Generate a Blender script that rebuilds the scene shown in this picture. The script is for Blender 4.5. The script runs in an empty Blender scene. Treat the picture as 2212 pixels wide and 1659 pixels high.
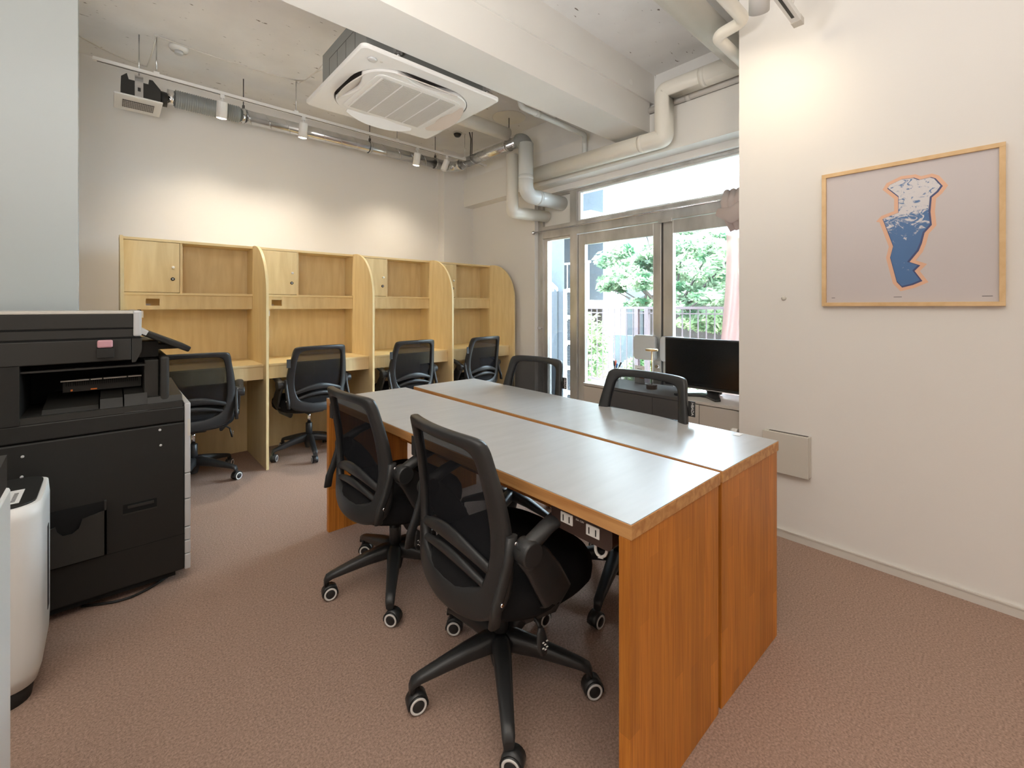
import bpy, bmesh, math, random
from mathutils import Vector, Matrix
from math import pi, sin, cos, radians as RAD
C = bpy.context.scene.collection
SC = bpy.context.scene
random.seed(7)

# ------------------------------------------------------------------ camera
cam_d = bpy.data.cameras.new('camera'); cam = bpy.data.objects.new('camera', cam_d); C.objects.link(cam)
cam_d.sensor_width = 36; cam_d.sensor_fit = 'HORIZONTAL'
cam_d.lens = 960.5*36/2212; cam_d.shift_y = -(829.5-662.8)/2212
cam_d.clip_start = .02; cam_d.clip_end = 200
cam.location = (0, 0, 1.217); cam.rotation_euler = (RAD(90), 0, -math.asin(.6722))
SC.camera = cam
SC.view_settings.view_transform = 'Standard'; SC.view_settings.look = 'None'
SC.view_settings.exposure = 0.0; SC.view_settings.gamma = 1; SC.view_settings.use_curve_mapping = False
SC.cycles.max_bounces = 10; SC.cycles.diffuse_bounces = 5; SC.cycles.transparent_max_bounces = 16
SC.cycles.sample_clamp_indirect = 12
SC.cycles.use_denoising = True
# ------------------------------------------------------------------ world, sun
w = bpy.data.worlds.new('sky'); SC.world = w; w.use_nodes = True
bg = w.node_tree.nodes['Background']; bg.inputs[0].default_value = (.70, .85, 1, 1); bg.inputs[1].default_value = 30

def light(name, kind, loc, energy, color, target=None, **kw):
    d = bpy.data.lights.new(name, kind); o = bpy.data.objects.new(name, d); C.objects.link(o)
    d.energy = energy; d.color = color; o.location = loc
    for k, v in kw.items(): setattr(d, k, v)
    if target is not None:
        o.rotation_euler = (Vector(target)-Vector(loc)).to_track_quat('-Z', 'Y').to_euler()
    return o
light('sun', 'SUN', (-1.2, -9, 12), 20, (1, .95, .86), (0, 0, 0), angle=RAD(1))
# added fill lights out of view, invented to brighten the room and ceiling
light('rear_fill', 'AREA', (.4, -2.5, 1.45), 5, (1, .93, .82), (.4, 0, 1.5), shape='RECTANGLE', size=3.6, size_y=2.0)  # added soft fill from behind the camera, no window is built there
light('side_fill', 'AREA', (-2.3, .6, 1.45), 4, (1, .95, .88), (0, .6, 1.5), shape='RECTANGLE', size=2.6, size_y=2.0)  # added soft fill from the left, no window in that wall
light('overhead_fill', 'AREA', (.3, -.7, 3.05), 6, (1, .76, .50), (.3, -.7, 0), size=1.0)  # added warm fill from above, no fixture modelled
light('upward_fill', 'AREA', (-.7, -.5, 1.9), 74, (1, .965, .93), (-.5, -.3, 4), size=1.6)  # added unseen light aimed up to lift the ceiling
light('upward_fill', 'AREA', (-.3, 1.0, 1.75), 40, (1, .97, .94), (.1, 1.4, 4), size=.6)  # second added upward fill, also without a fixture

# ------------------------------------------------------------------ materials
MATS = {}
def mat(name, col, rough=.6, metal=0, spec=.5, noise=None, bump=0, emis=None, alpha=None, coat=0, detail=None):
    """noise=(scale, amount, stretch) varies the colour; bump=(scale, strength)"""
    if name in MATS: return MATS[name]
    m = bpy.data.materials.new(name); m.use_nodes = True; nt = m.node_tree; N = nt.nodes; L = nt.links
    b = N['Principled BSDF']
    b.inputs['Base Color'].default_value = (*col, 1); b.inputs['Roughness'].default_value = rough
    b.inputs['Metallic'].default_value = metal; b.inputs['Specular IOR Level'].default_value = spec
    if coat: b.inputs['Coat Weight'].default_value = coat
    if emis: b.inputs['Emission Color'].default_value = (*emis[0], 1); b.inputs['Emission Strength'].default_value = emis[1]
    if alpha is not None: b.inputs['Alpha'].default_value = alpha
    tc = N.new('ShaderNodeTexCoord')
    if noise:
        mp = N.new('ShaderNodeMapping'); L.new(tc.outputs['Object'], mp.inputs[0]); mp.inputs['Scale'].default_value = noise[2]
        n = N.new('ShaderNodeTexNoise'); n.inputs['Scale'].default_value = noise[0]; n.inputs['Detail'].default_value = 5
        L.new(mp.outputs[0], n.inputs['Vector'])
        r = N.new('ShaderNodeMapRange'); r.inputs['From Min'].default_value = .3; r.inputs['From Max'].default_value = .7
        r.inputs['To Min'].default_value = 1-noise[1]; r.inputs['To Max'].default_value = 1+noise[1]
        L.new(n.outputs[0], r.inputs[0])
        v = N.new('ShaderNodeVectorMath'); v.operation = 'SCALE'; v.inputs[0].default_value = col
        L.new(r.outputs[0], v.inputs['Scale']); L.new(v.outputs[0], b.inputs['Base Color'])
    if bump:
        n = N.new('ShaderNodeTexNoise'); n.inputs['Scale'].default_value = bump[0]; n.inputs['Detail'].default_value = 3
        L.new(tc.outputs['Object'], n.inputs['Vector'])
        bp = N.new('ShaderNodeBump'); bp.inputs['Strength'].default_value = bump[1]; bp.inputs['Distance'].default_value = .01
        L.new(n.outputs[0], bp.inputs['Height']); L.new(bp.outputs[0], b.inputs['Normal'])
    MATS[name] = m; return m

def wood_mat(name, c0, c1, scale, stretch, rough=.45, staves=None, wav=None):
    """grain along the axis with the small stretch; staves=(axis, width) adds glued-lamella tone steps"""
    m = bpy.data.materials.new(name); m.use_nodes = True; nt = m.node_tree; N = nt.nodes; L = nt.links
    b = N['Principled BSDF']; b.inputs['Roughness'].default_value = rough; b.inputs['Specular IOR Level'].default_value = .4
    tc = N.new('ShaderNodeTexCoord'); mp = N.new('ShaderNodeMapping'); mp.inputs['Scale'].default_value = stretch
    L.new(tc.outputs['Object'], mp.inputs[0])
    n = N.new('ShaderNodeTexNoise'); n.inputs['Scale'].default_value = scale; n.inputs['Detail'].default_value = 6; n.inputs['Distortion'].default_value = .6
    L.new(mp.outputs[0], n.inputs['Vector'])
    cr = N.new('ShaderNodeValToRGB'); cr.color_ramp.elements[0].color = (*c0, 1); cr.color_ramp.elements[1].color = (*c1, 1)
    cr.color_ramp.elements[0].position = .32; cr.color_ramp.elements[1].position = .68
    fac = n.outputs[0]
    if wav:
        wv = N.new('ShaderNodeTexWave'); wv.inputs['Scale'].default_value = wav; wv.inputs['Distortion'].default_value = 5; wv.inputs['Detail'].default_value = 2
        L.new(mp.outputs[0], wv.inputs['Vector'])
        mx = N.new('ShaderNodeMix'); mx.inputs[0].default_value = .35; L.new(n.outputs[0], mx.inputs[2]); L.new(wv.outputs['Fac'], mx.inputs[3]); fac = mx.outputs[0]
    L.new(fac, cr.inputs[0]); out = cr.outputs[0]
    if staves:
        ax, wd, ln = staves
        sp = N.new('ShaderNodeSeparateXYZ'); L.new(tc.outputs['Object'], sp.inputs[0])
        d = N.new('ShaderNodeMath'); d.operation = 'DIVIDE'; d.inputs[1].default_value = wd; L.new(sp.outputs[ax], d.inputs[0])
        f = N.new('ShaderNodeMath'); f.operation = 'FLOOR'; L.new(d.outputs[0], f.inputs[0])
        other = 2 if ax != 2 else 1
        wn0 = N.new('ShaderNodeTexWhiteNoise'); wn0.noise_dimensions = '1D'; L.new(f.outputs[0], wn0.inputs['W'])
        d2 = N.new('ShaderNodeMath'); d2.operation = 'DIVIDE'; d2.inputs[1].default_value = ln; L.new(sp.outputs[other], d2.inputs[0])
        ad = N.new('ShaderNodeMath'); ad.operation = 'ADD'; L.new(d2.outputs[0], ad.inputs[0]); L.new(wn0.outputs['Value'], ad.inputs[1])
        f2 = N.new('ShaderNodeMath'); f2.operation = 'FLOOR'; L.new(ad.outputs[0], f2.inputs[0])
        cb = N.new('ShaderNodeCombineXYZ'); L.new(f.outputs[0], cb.inputs[0]); L.new(f2.outputs[0], cb.inputs[1])
        wn = N.new('ShaderNodeTexWhiteNoise'); wn.noise_dimensions = '2D'; L.new(cb.outputs[0], wn.inputs['Vector'])
        r = N.new('ShaderNodeMapRange'); r.inputs['To Min'].default_value = .84; r.inputs['To Max'].default_value = 1.12; L.new(wn.outputs['Value'], r.inputs[0])
        v = N.new('ShaderNodeVectorMath'); v.operation = 'SCALE'; L.new(out, v.inputs[0]); L.new(r.outputs[0], v.inputs['Scale']); out = v.outputs[0]
    L.new(out, b.inputs['Base Color']); MATS[name] = m; return m

def sheer_mat(name, col, trans, rough=.8, translucent=False):
    m = bpy.data.materials.new(name); m.use_nodes = True; nt = m.node_tree; N = nt.nodes; L = nt.links
    N.remove(N['Principled BSDF']); o = N['Material Output']
    d = N.new('ShaderNodeBsdfDiffuse'); d.inputs[0].default_value = (*col, 1); sh = d.outputs[0]
    if translucent:
        t2 = N.new('ShaderNodeBsdfTranslucent'); t2.inputs[0].default_value = (*col, 1)
        a = N.new('ShaderNodeMixShader'); a.inputs[0].default_value = .5; L.new(sh, a.inputs[1]); L.new(t2.outputs[0], a.inputs[2]); sh = a.outputs[0]
    t = N.new('ShaderNodeBsdfTransparent'); mx = N.new('ShaderNodeMixShader'); mx.inputs[0].default_value = trans
    L.new(sh, mx.inputs[1]); L.new(t.outputs[0], mx.inputs[2]); L.new(mx.outputs[0], o.inputs[0]); MATS[name] = m; return m

def glass_mat():
    m = bpy.data.materials.new('window_glass'); m.use_nodes = True; nt = m.node_tree; N = nt.nodes; L = nt.links
    N.remove(N['Principled BSDF']); o = N['Material Output']
    t = N.new('ShaderNodeBsdfTransparent'); t.inputs[0].default_value = (.96, .985, .98, 1)
    g = N.new('ShaderNodeBsdfGlossy'); g.inputs['Roughness'].default_value = .02
    h = N.new('ShaderNodeBsdfDiffuse'); h.inputs[0].default_value = (.9, .95, 1, 1)
    f = N.new('ShaderNodeFresnel'); f.inputs[0].default_value = 1.35
    a = N.new('ShaderNodeMixShader'); L.new(f.outputs[0], a.inputs[0]); L.new(t.outputs[0], a.inputs[1]); L.new(g.outputs[0], a.inputs[2])
    c = N.new('ShaderNodeMixShader'); c.inputs[0].default_value = .03; L.new(a.outputs[0], c.inputs[1]); L.new(h.outputs[0], c.inputs[2])
    L.new(c.outputs[0], o.inputs[0]); MATS['glass'] = m; return m

def concrete_mat(name, col, pits=True):
    m = mat(name, col, .9, noise=(3, .06, (1, 1, 1)), bump=(14, .12))
    if pits:
        nt = m.node_tree; N = nt.nodes; L = nt.links; b = N['Principled BSDF']; src = b.inputs['Base Color'].links[0].from_socket
        tc = N.new('ShaderNodeTexCoord'); mp = N.new('ShaderNodeMapping'); mp.inputs['Scale'].default_value = (5, 16, 1); L.new(tc.outputs['Object'], mp.inputs[0])
        n = N.new('ShaderNodeTexNoise'); n.inputs['Scale'].default_value = 3.0; n.inputs['Detail'].default_value = 4; L.new(mp.outputs[0], n.inputs['Vector'])
        r = N.new('ShaderNodeMapRange'); r.inputs['From Min'].default_value = .70; r.inputs['From Max'].default_value = .74; L.new(n.outputs[0], r.inputs[0])
        mx = N.new('ShaderNodeMix'); mx.data_type = 'RGBA'; L.new(r.outputs[0], mx.inputs[0]); L.new(src, mx.inputs[6]); mx.inputs[7].default_value = (.16, .13, .11, 1)
        L.new(mx.outputs[2], b.inputs['Base Color'])
    return m

M = dict(
 wall=mat('wall_paint', (.80, .78, .75), .9, bump=(260, .04)),
 wall_cool=mat('wall_paint_grey', (.52, .55, .54), .85, bump=(260, .03)),
 ceil=concrete_mat('painted_concrete', (.80, .79, .77)),
 beam=mat('painted_beam', (.74, .72, .68), .85, noise=(1.5, .03, (1, 1, 1)), bump=(30, .05)),
 lintel=mat('lintel_paint', (.80, .78, .74), .9, bump=(40, .06)),
 carpet=mat('carpet_pile', (.415, .285, .225), .98, spec=.1, noise=(160, .30, (1, 1, 1)), bump=(420, .5)),
 base=mat('vinyl_skirting', (.68, .65, .60), .6),
 laminate=mat('grey_laminate', (.42, .42, .415), .30, spec=.5, noise=(5, .05, (1, 6, 1))),
 desk=wood_mat('orange_pine', (.42, .135, .016), (.58, .215, .03), 9, (14, 14, .5), .45, (0, .042, .55)),
 deskedge=wood_mat('pine_edge', (.40, .17, .05), (.60, .32, .12), 5, (9, .5, 9), .5),
 birch=wood_mat('pale_birch', (.74, .56, .29), (.84, .67, .38), 3.0, (6, 6, .8), .45),
 birchedge=mat('birch_edge', (.82, .65, .35), .4),
 black=mat('black_plastic', (.022, .023, .024), .38, spec=.5, bump=(300, .03)),
 black_soft=mat('black_fabric', (.012, .012, .013), .95, spec=.15, bump=(700, .2)),
 copier=mat('copier_black', (.014, .0135, .012), .55, spec=.4, bump=(500, .03)),
 copier2=mat('copier_charcoal', (.028, .027, .024), .5, spec=.4, bump=(500, .03)),
 seam=mat('dark_seam', (.002, .002, .002), .9),
 silver=mat('silver_plastic', (.60, .61, .62), .35, .2),
 white=mat('white_plastic', (.78, .775, .75), .4),
 offwhite=mat('off_white_steel', (.63, .60, .54), .5),
 pvc=mat('white_pvc_pipe', (.82, .79, .71), .35, noise=(4, .03, (1, 1, 1))),
 pvcg=mat('grey_pvc_pipe', (.70, .725, .71), .25),
 pvcl=mat('light_pipe', (.66, .63, .59), .4),
 galv=mat('galvanised_duct', (.62, .63, .64), .22, 1, noise=(9, .12, (1, 1, 1))),
 steel=mat('brushed_steel', (.58, .56, .53), .32, .65, noise=(6, .22, (1, 1, .35))),
 dsteel=mat('dark_steel', (.10, .10, .10), .4, .8),
 chrome=mat('chrome', (.8, .8, .82), .12, 1),
 flex=mat('grey_flex_hose', (.30, .32, .32), .45, .4),
 foil=mat('foil', (.8, .8, .8), .18, 1, bump=(60, .6)),
 acbody=mat('ac_grey_steel', (.26, .265, .25), .7, 0),
 acwhite=mat('ac_white', (.80, .79, .77), .4),
 acdark=mat('ac_recess', (.09, .08, .075), .7),
 acgrille=mat('ac_grille', (.25, .24, .22), .6), acslat=mat('ac_slats', (.60, .58, .54), .5),
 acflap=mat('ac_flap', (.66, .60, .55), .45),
 screen=mat('monitor_screen', (.006, .0065, .007), .22, spec=.5),
 brass=mat('brushed_gold', (.75, .52, .26), .3, .9),
 wood=mat('walnut_base', (.20, .12, .07), .6, noise=(20, .2, (1, 1, 1))),
 cabinet=mat('cabinet_grey', (.52, .49, .45), .5),
 cabtop=mat('cabinet_top', (.56, .54, .51), .35),
 caster=mat('caster_ring', (.75, .74, .72), .4),
 mesh=sheer_mat('chair_mesh_fabric', (.017, .018, .021), .13),
 cover=sheer_mat('curtain_voile', (.70, .50, .47), .30, translucent=True),
 frame=wood_mat('frame_beech', (.68, .45, .22), (.78, .55, .30), 4, (4, 4, 4), .45),
 poster=mat('poster_paper', (.60, .55, .55), .35),
 peach=mat('poster_peach', (.78, .47, .32), .5),
 navy=mat('poster_navy', (.06, .08, .20), .5),
 brown=mat('brown_outlet', (.05, .028, .022), .4),
 ink=mat('ink_black', (.02, .02, .02), .6),
 red=mat('marker_red', (.75, .14, .07), .5),
 blue=mat('print_blue', (.05, .22, .62), .5),
 pink=mat('pink_eraser', (.62, .33, .37), .7),
 orange=mat('orange_clip', (.8, .2, .02), .5),
 rail=mat('mauve_railing', (.06, .038, .042), .5),
 terrace=mat('terrace_paving', (.34, .32, .28), .9, noise=(6, .12, (1, 1, 1))),
 outwall=mat('outdoor_grey_wall', (.05, .06, .065), .9, noise=(3, .15, (1, 1, 1))),
 outbrown=mat('outdoor_brown_cladding', (.035, .026, .022), .9, noise=(5, .2, (1, 1, 1))),
 outblue=mat('blue_grey_cladding', (.035, .045, .055), .8),
 outwhite=mat('white_stucco', (.85, .85, .83), .8),
 louver=mat('louver_slate', (.016, .024, .036), .6),
 leaf=None)
glass_mat()

def leaf_mat(name, c0, c1):
    m = bpy.data.materials.new(name); m.use_nodes = True; nt = m.node_tree; N = nt.nodes; L = nt.links
    N.remove(N['Principled BSDF']); o = N['Material Output']
    tc = N.new('ShaderNodeTexCoord'); n = N.new('ShaderNodeTexNoise'); n.inputs['Scale'].default_value = 2.5; n.inputs['Detail'].default_value = 6
    L.new(tc.outputs['Object'], n.inputs['Vector'])
    cr = N.new('ShaderNodeValToRGB'); cr.color_ramp.elements[0].color = (*c0, 1); cr.color_ramp.elements[1].color = (*c1, 1)
    cr.color_ramp.elements[0].position = .35; cr.color_ramp.elements[1].position = .65; L.new(n.outputs[0], cr.inputs[0])
    d = N.new('ShaderNodeBsdfDiffuse'); t = N.new('ShaderNodeBsdfTranslucent'); L.new(cr.outputs[0], d.inputs[0]); L.new(cr.outputs[0], t.inputs[0])
    a = N.new('ShaderNodeMixShader'); a.inputs[0].default_value = .45; L.new(d.outputs[0], a.inputs[1]); L.new(t.outputs[0], a.inputs[2]); L.new(a.outputs[0], o.inputs[0])
    return m
M['leaf'] = leaf_mat('tree_leaves', (.03, .09, .04), (.42, .52, .34)); M['leaf2'] = leaf_mat('shrub_leaves', (.04, .11, .035), (.42, .52, .28))
# blue and white torn-paper print of the poster
def print_mat():
    m = bpy.data.materials.new('poster_print'); m.use_nodes = True; nt = m.node_tree; N = nt.nodes; L = nt.links; b = N['Principled BSDF']
    tc = N.new('ShaderNodeTexCoord'); mp = N.new('ShaderNodeMapping'); mp.inputs['Scale'].default_value = (1, 14, 22); L.new(tc.outputs['Object'], mp.inputs[0])
    n = N.new('ShaderNodeTexNoise'); n.inputs['Scale'].default_value = 1.6; n.inputs['Detail'].default_value = 9; n.inputs['Distortion'].default_value = 1.2; n.inputs['Roughness'].default_value = .7
    L.new(mp.outputs[0], n.inputs['Vector'])
    sp = N.new('ShaderNodeSeparateXYZ'); L.new(tc.outputs['Object'], sp.inputs[0])
    z = N.new('ShaderNodeMapRange'); z.inputs['From Min'].default_value = -.05; z.inputs['From Max'].default_value = .12; z.inputs['To Min'].default_value = -.16; z.inputs['To Max'].default_value = .07
    L.new(sp.outputs[2], z.inputs[0])
    a = N.new('ShaderNodeMath'); a.operation = 'ADD'; L.new(n.outputs[0], a.inputs[0]); L.new(z.outputs[0], a.inputs[1])
    cr = N.new('ShaderNodeValToRGB'); cr.color_ramp.elements[0].color = (.07, .17, .38, 1); cr.color_ramp.elements[0].position = .47
    cr.color_ramp.elements[1].color = (.68, .66, .68, 1); cr.color_ramp.elements[1].position = .53; L.new(a.outputs[0], cr.inputs[0])
    L.new(cr.outputs[0], b.inputs['Base Color']); b.inputs['Roughness'].default_value = .4; return m
M['print'] = print_mat()

# ------------------------------------------------------------------ mesh helpers
class MB:
    def __init__(s): s.bm = bmesh.new(); s.mats = []
    def mi(s, m):
        if m is None: return 0
        if m not in s.mats: s.mats.append(m)
        return s.mats.index(m)
    def _fin(s, faces, m, smooth=False):
        k = s.mi(m)
        for f in faces: f.material_index = k; f.smooth = smooth
    def box(s, a, b, m=None, bev=0, rot=None, piv=None):
        x0, y0, z0 = [min(a[i], b[i]) for i in range(3)]; x1, y1, z1 = [max(a[i], b[i]) for i in range(3)]
        vs = [s.bm.verts.new(p) for p in ((x0,y0,z0),(x1,y0,z0),(x1,y1,z0),(x0,y1,z0),(x0,y0,z1),(x1,y0,z1),(x1,y1,z1),(x0,y1,z1))]
        fs = [s.bm.faces.new([vs[i] for i in q]) for q in ((3,2,1,0),(4,5,6,7),(0,1,5,4),(1,2,6,5),(2,3,7,6),(3,0,4,7))]
        if bev > 0:
            es = list({e for f in fs for e in f.edges})
            r = bmesh.ops.bevel(s.bm, geom=es, offset=bev, segments=2, affect='EDGES', profile=.5)
            vs = list({v for f in r['faces'] for v in f.verts} | {v for f in fs if f.is_valid for v in f.verts})
            fs = list({f for v in vs for f in v.link_faces})
        if rot is not None:
            pv = Vector(piv) if piv is not None else Vector(((x0+x1)/2, (y0+y1)/2, (z0+z1)/2))
            for v in vs: v.co = rot @ (v.co-pv)+pv
        s._fin(fs, m); return s
    def rings(s, rs, m=None, closed=True, cap0=True, cap1=True, smooth=True, loop=False):
        """rs: list of rings (lists of points), bridged in order"""
        R = [[s.bm.verts.new(p) for p in r] for r in rs]; fs = []; n = len(R[0])
        pairs = list(zip(R[:-1], R[1:]))
        if loop: pairs.append((R[-1], R[0]))
        for A, B in pairs:
            for i in range(n if closed else n-1):
                j = (i+1) % n
                fs.append(s.bm.faces.new((A[i], A[j], B[j], B[i])))
        s._fin(fs, m, smooth)
        caps = []
        if not loop:
            if cap0: caps.append(s.bm.faces.new(list(reversed(R[0]))))
            if cap1: caps.append(s.bm.faces.new(R[-1]))
        s._fin(caps, m); return s
    def lathe(s, prof, m=None, o=(0,0,0), ax=(0,0,1), n=24, cap=True):
        """prof: [(radius, height)] about axis ax through o"""
        A = Vector(ax).normalized(); U = A.orthogonal().normalized(); V = A.cross(U)
        rs = [[Vector(o)+A*h+(U*cos(2*pi*i/n)+V*sin(2*pi*i/n))*max(r, 1e-4) for i in range(n)] for r, h in prof]
        return s.rings(rs, m, cap0=cap, cap1=cap)
    def tube(s, pts, r, m=None, n=12, ell=None, up=(0,0,1), cap=True):
        """pts swept; r number or list; ell=(a,b) per point half sizes"""
        P = [Vector(p) for p in pts]; rs = []; prev = None
        for i, p in enumerate(P):
            t = (P[min(i+1, len(P)-1)]-P[max(i-1, 0)]).normalized()
            if prev is None:
                u = Vector(up)-t*Vector(up).dot(t)
                if u.length < 1e-3: u = t.orthogonal()
                u.normalize()
            else:
                u = prev-t*prev.dot(t); u.normalize()
            prev = u; v = t.cross(u)
            if ell: a, b = ell[i] if isinstance(ell, list) else ell
            else: a = b = (r[i] if isinstance(r, (list, tuple)) else r)
            rs.append([p+v*a*cos(2*pi*k/n)+u*b*sin(2*pi*k/n) for k in range(n)])
        return s.rings(rs, m, cap0=cap, cap1=cap)
    def prism(s, poly, axis, a, b, m=None, smooth=False):
        """poly: 2D points in the plane normal to axis (0:yz 1:xz 2:xy), extruded from a to b"""
        def P(q, h): return [(h, q[0], q[1]), (q[0], h, q[1]), (q[0], q[1], h)][axis]
        A = [s.bm.verts.new(P(q, a)) for q in poly]; B = [s.bm.verts.new(P(q, b)) for q in poly]; n = len(poly)
        fs = [s.bm.faces.new((A[i], A[(i+1) % n], B[(i+1) % n], B[i])) for i in range(n)]
        s._fin(fs, m, smooth); s._fin([s.bm.faces.new(list(reversed(A))), s.bm.faces.new(B)], m); return s
    def quad(s, pts, m=None):
        s._fin([s.bm.faces.new([s.bm.verts.new(p) for p in pts])], m); return s
    def grid(s, f, nu, nv, m=None, smooth=True):
        V = [[s.bm.verts.new(f(i/nu, j/nv)) for j in range(nv+1)] for i in range(nu+1)]
        fs = [s.bm.faces.new((V[i][j], V[i+1][j], V[i+1][j+1], V[i][j+1])) for i in range(nu) for j in range(nv)]
        s._fin(fs, m, smooth); return s
    def build(s, name, m=None, parent=None, loc=(0,0,0), sharp=True, bevel=0, solid=0):
        bmesh.ops.recalc_face_normals(s.bm, faces=s.bm.faces)
        me = bpy.data.meshes.new(name); s.bm.to_mesh(me); s.bm.free()
        for x in (s.mats or [m]): me.materials.append(x)
        o = bpy.data.objects.new(name, me); C.objects.link(o); o.location = loc
        if parent: o.parent = parent
        if solid: q = o.modifiers.new('thick', 'SOLIDIFY'); q.thickness = solid; q.offset = 0
        if bevel: q = o.modifiers.new('bevel', 'BEVEL'); q.width = bevel; q.segments = 2; q.limit_method = 'ANGLE'
        return o
def tag(o, label=None, cat=None, group=None, kind=None):
    if label: o['label'] = label
    if cat: o['category'] = cat
    if group: o['group'] = group
    if kind: o['kind'] = kind
    return o
def thing(name, label, cat, loc=(0,0,0), rz=0, group=None):
    o = bpy.data.objects.new(name, None); C.objects.link(o); o.location = loc; o.rotation_euler = (0, 0, rz); o.empty_display_size = .1
    return tag(o, label, cat, group)
def struct(name, mb, m=None, parent=None, label=None, **kw):
    o = mb.build(name, m, parent, **kw)
    if not parent: tag(o, label, None, None, 'structure')
    return o
def copy_tree(o, parent=None):
    c = o.copy(); C.objects.link(c); c.parent = parent
    for ch in list(o.children): copy_tree(ch, c)
    return c
def text(name, body, size, m, parent, loc, rot, ext=.0006, align='CENTER'):
    cu = bpy.data.curves.new(name, 'FONT'); cu.body = body; cu.size = size; cu.extrude = ext; cu.align_x = align; cu.align_y = 'CENTER'
    t = bpy.data.objects.new(name, cu); C.objects.link(t)
    bpy.context.view_layer.update()
    me = bpy.data.meshes.new_from_object(t.evaluated_get(bpy.context.evaluated_depsgraph_get())); bpy.data.objects.remove(t)
    me.materials.clear(); me.materials.append(m)
    o = bpy.data.objects.new(name, me); C.objects.link(o); o.parent = parent; o.location = loc; o.rotation_euler = rot
    return o
def arc(c, r, a0, a1, n, plane='yz', k=0):
    out = []
    for i in range(n+1):
        a = a0+(a1-a0)*i/n; u, v = c[0]+r*cos(a), c[1]+r*sin(a)
        out.append({'yz': (k, u, v), 'xz': (u, k, v), 'xy': (u, v, k)}[plane])
    return out
def bendpath(pts, rad, n=6):
    """rounds the corners of a polyline"""
    P = [Vector(p) for p in pts]; out = [P[0]]
    for i in range(1, len(P)-1):
        a = (P[i-1]-P[i]).normalized(); b = (P[i+1]-P[i]).normalized(); s = P[i]+a*rad; e = P[i]+b*rad
        for k in range(n+1):
            t = k/n; out.append(s*(1-t)**2+P[i]*2*t*(1-t)+e*t*t)
    out.append(P[-1]); return out
def rrect(w, h, r, n=6):
    out = []
    for cx, cy, a in ((w/2-r, h/2-r, 0), (-w/2+r, h/2-r, pi/2), (-w/2+r, -h/2+r, pi), (w/2-r, -h/2+r, 1.5*pi)):
        for i in range(n+1): out.append((cx+r*cos(a+pi/2*i/n), cy+r*sin(a+pi/2*i/n)))
    return out

# ------------------------------------------------------------------ room shell
ZC, YW, XW, XF, XR = 3.13, 4.67, 3.45, 3.547, 2.645
b = MB().box((-2.4, -2.6, -.06), (3.62, 4.8, 0)); struct('floor', b, M['carpet'], label='mauve-brown carpet floor')
b = MB().box((-2.4, -2.6, ZC), (3.62, 4.8, ZC+.2)); struct('ceiling', b, M['ceil'], label='bare painted concrete ceiling')
b = MB().box((-2.4, YW, 0), (3.62, YW+.12, ZC)); struct('wall_back', b, M['wall'], label='cream wall behind the study booths')
b = MB().box((XR, -2.6, 0), (XR+.026, 1.0, ZC)).box((XR+.026, .78, 0), (3.62, .9, ZC)); struct('wall_right', b, M['wall'], label='cream wall with the framed poster')
b = MB().box((-.9, 3.15, 0), (-.114, 3.26, ZC)); struct('wall_left', b, M['wall_cool'], label='pale grey partition wall behind the copier')
b = MB().box((-2.52, -2.6, 0), (-2.4, 4.8, ZC)).box((-2.4, -2.72, 0), (XR+.12, -2.6, ZC)); struct('wall_front', b, M['wall'])
# window wall: solid piece left of the opening, everything above the opening
b = MB().box((XW, 3.43, 0), (3.72, YW, ZC)).box((XW, .78, 2.41), (3.72, 3.43, ZC)); struct('wall_window', b, M['wall'], label='cream wall around the glass doors')
b = MB().box((3.305, .78, 2.465), (XW, 4.54, 2.80)); struct('trim_1', b, M['lintel'], label='lintel beam above the window')
b = MB().box((3.35, .78, 2.80), (XW, 4.54, ZC)); struct('trim_6', b, M['ceil'])
b = MB().box((3.01, 4.54, 0), (XW, YW, ZC)); struct('trim_2', b, M['wall'], label='corner column')
b = MB().box((-2.4, 1.95, 2.647), (3.305, 2.26, 2.895)).box((-2.4, 1.935, 2.895), (3.35, 2.26, ZC)); struct('trim_3', b, M['beam'], label='deep painted ceiling beam')
b = MB().box((XR-.012, -2.6, 0), (XR, 1.0, .042)).box((XR-.016, -2.6, .038), (XR-.012, 1.0, .044)); struct('baseboard_right', b, M['base'])
b = MB().box((-.9, 3.14, 0), (-.114, 3.15, .06)); struct('baseboard_left', b, M['base'])
b = MB().box((-.1, YW-.01, 0), (3.01, YW, .06)); struct('baseboard_back', b, M['base'])
# hole and cracks on the beam's near face, wall screw plug
b = MB().lathe([(.022, 0), (.022, .004)], o=(3.0, 1.932, 2.96), ax=(0, 1, 0), n=16)
tag(b.build('core_hole', M['lintel']), 'small round filled core hole high on the beam face', 'hole')
# rough plaster patch
b = MB().lathe([(.16, -.004), (.17, 0)], o=(3.0, 3.35, ZC), n=28); tag(b.build('plaster_patch', M['pvc']), 'round cream plaster patch on the ceiling above the duct elbow', 'plaster patch')

# ------------------------------------------------------------------ window wall: frames, doors, glass
def frame_bars(bars, m=None, d=.05, x=XF):
    b = MB()
    for y0, y1, z0, z1 in bars:
        q = d/2 if z1-z0 > y1-y0 else d/2-.003
        b.box((x-q, y0, z0), (x+q, y1, z1))
    return b
def pane(name, y0, y1, z0, z1, parent, x=XF+.005):
    return MB().box((x, y0, z0), (x+.006, y1, z1)).build(name, MATS['glass'], parent)
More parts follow.
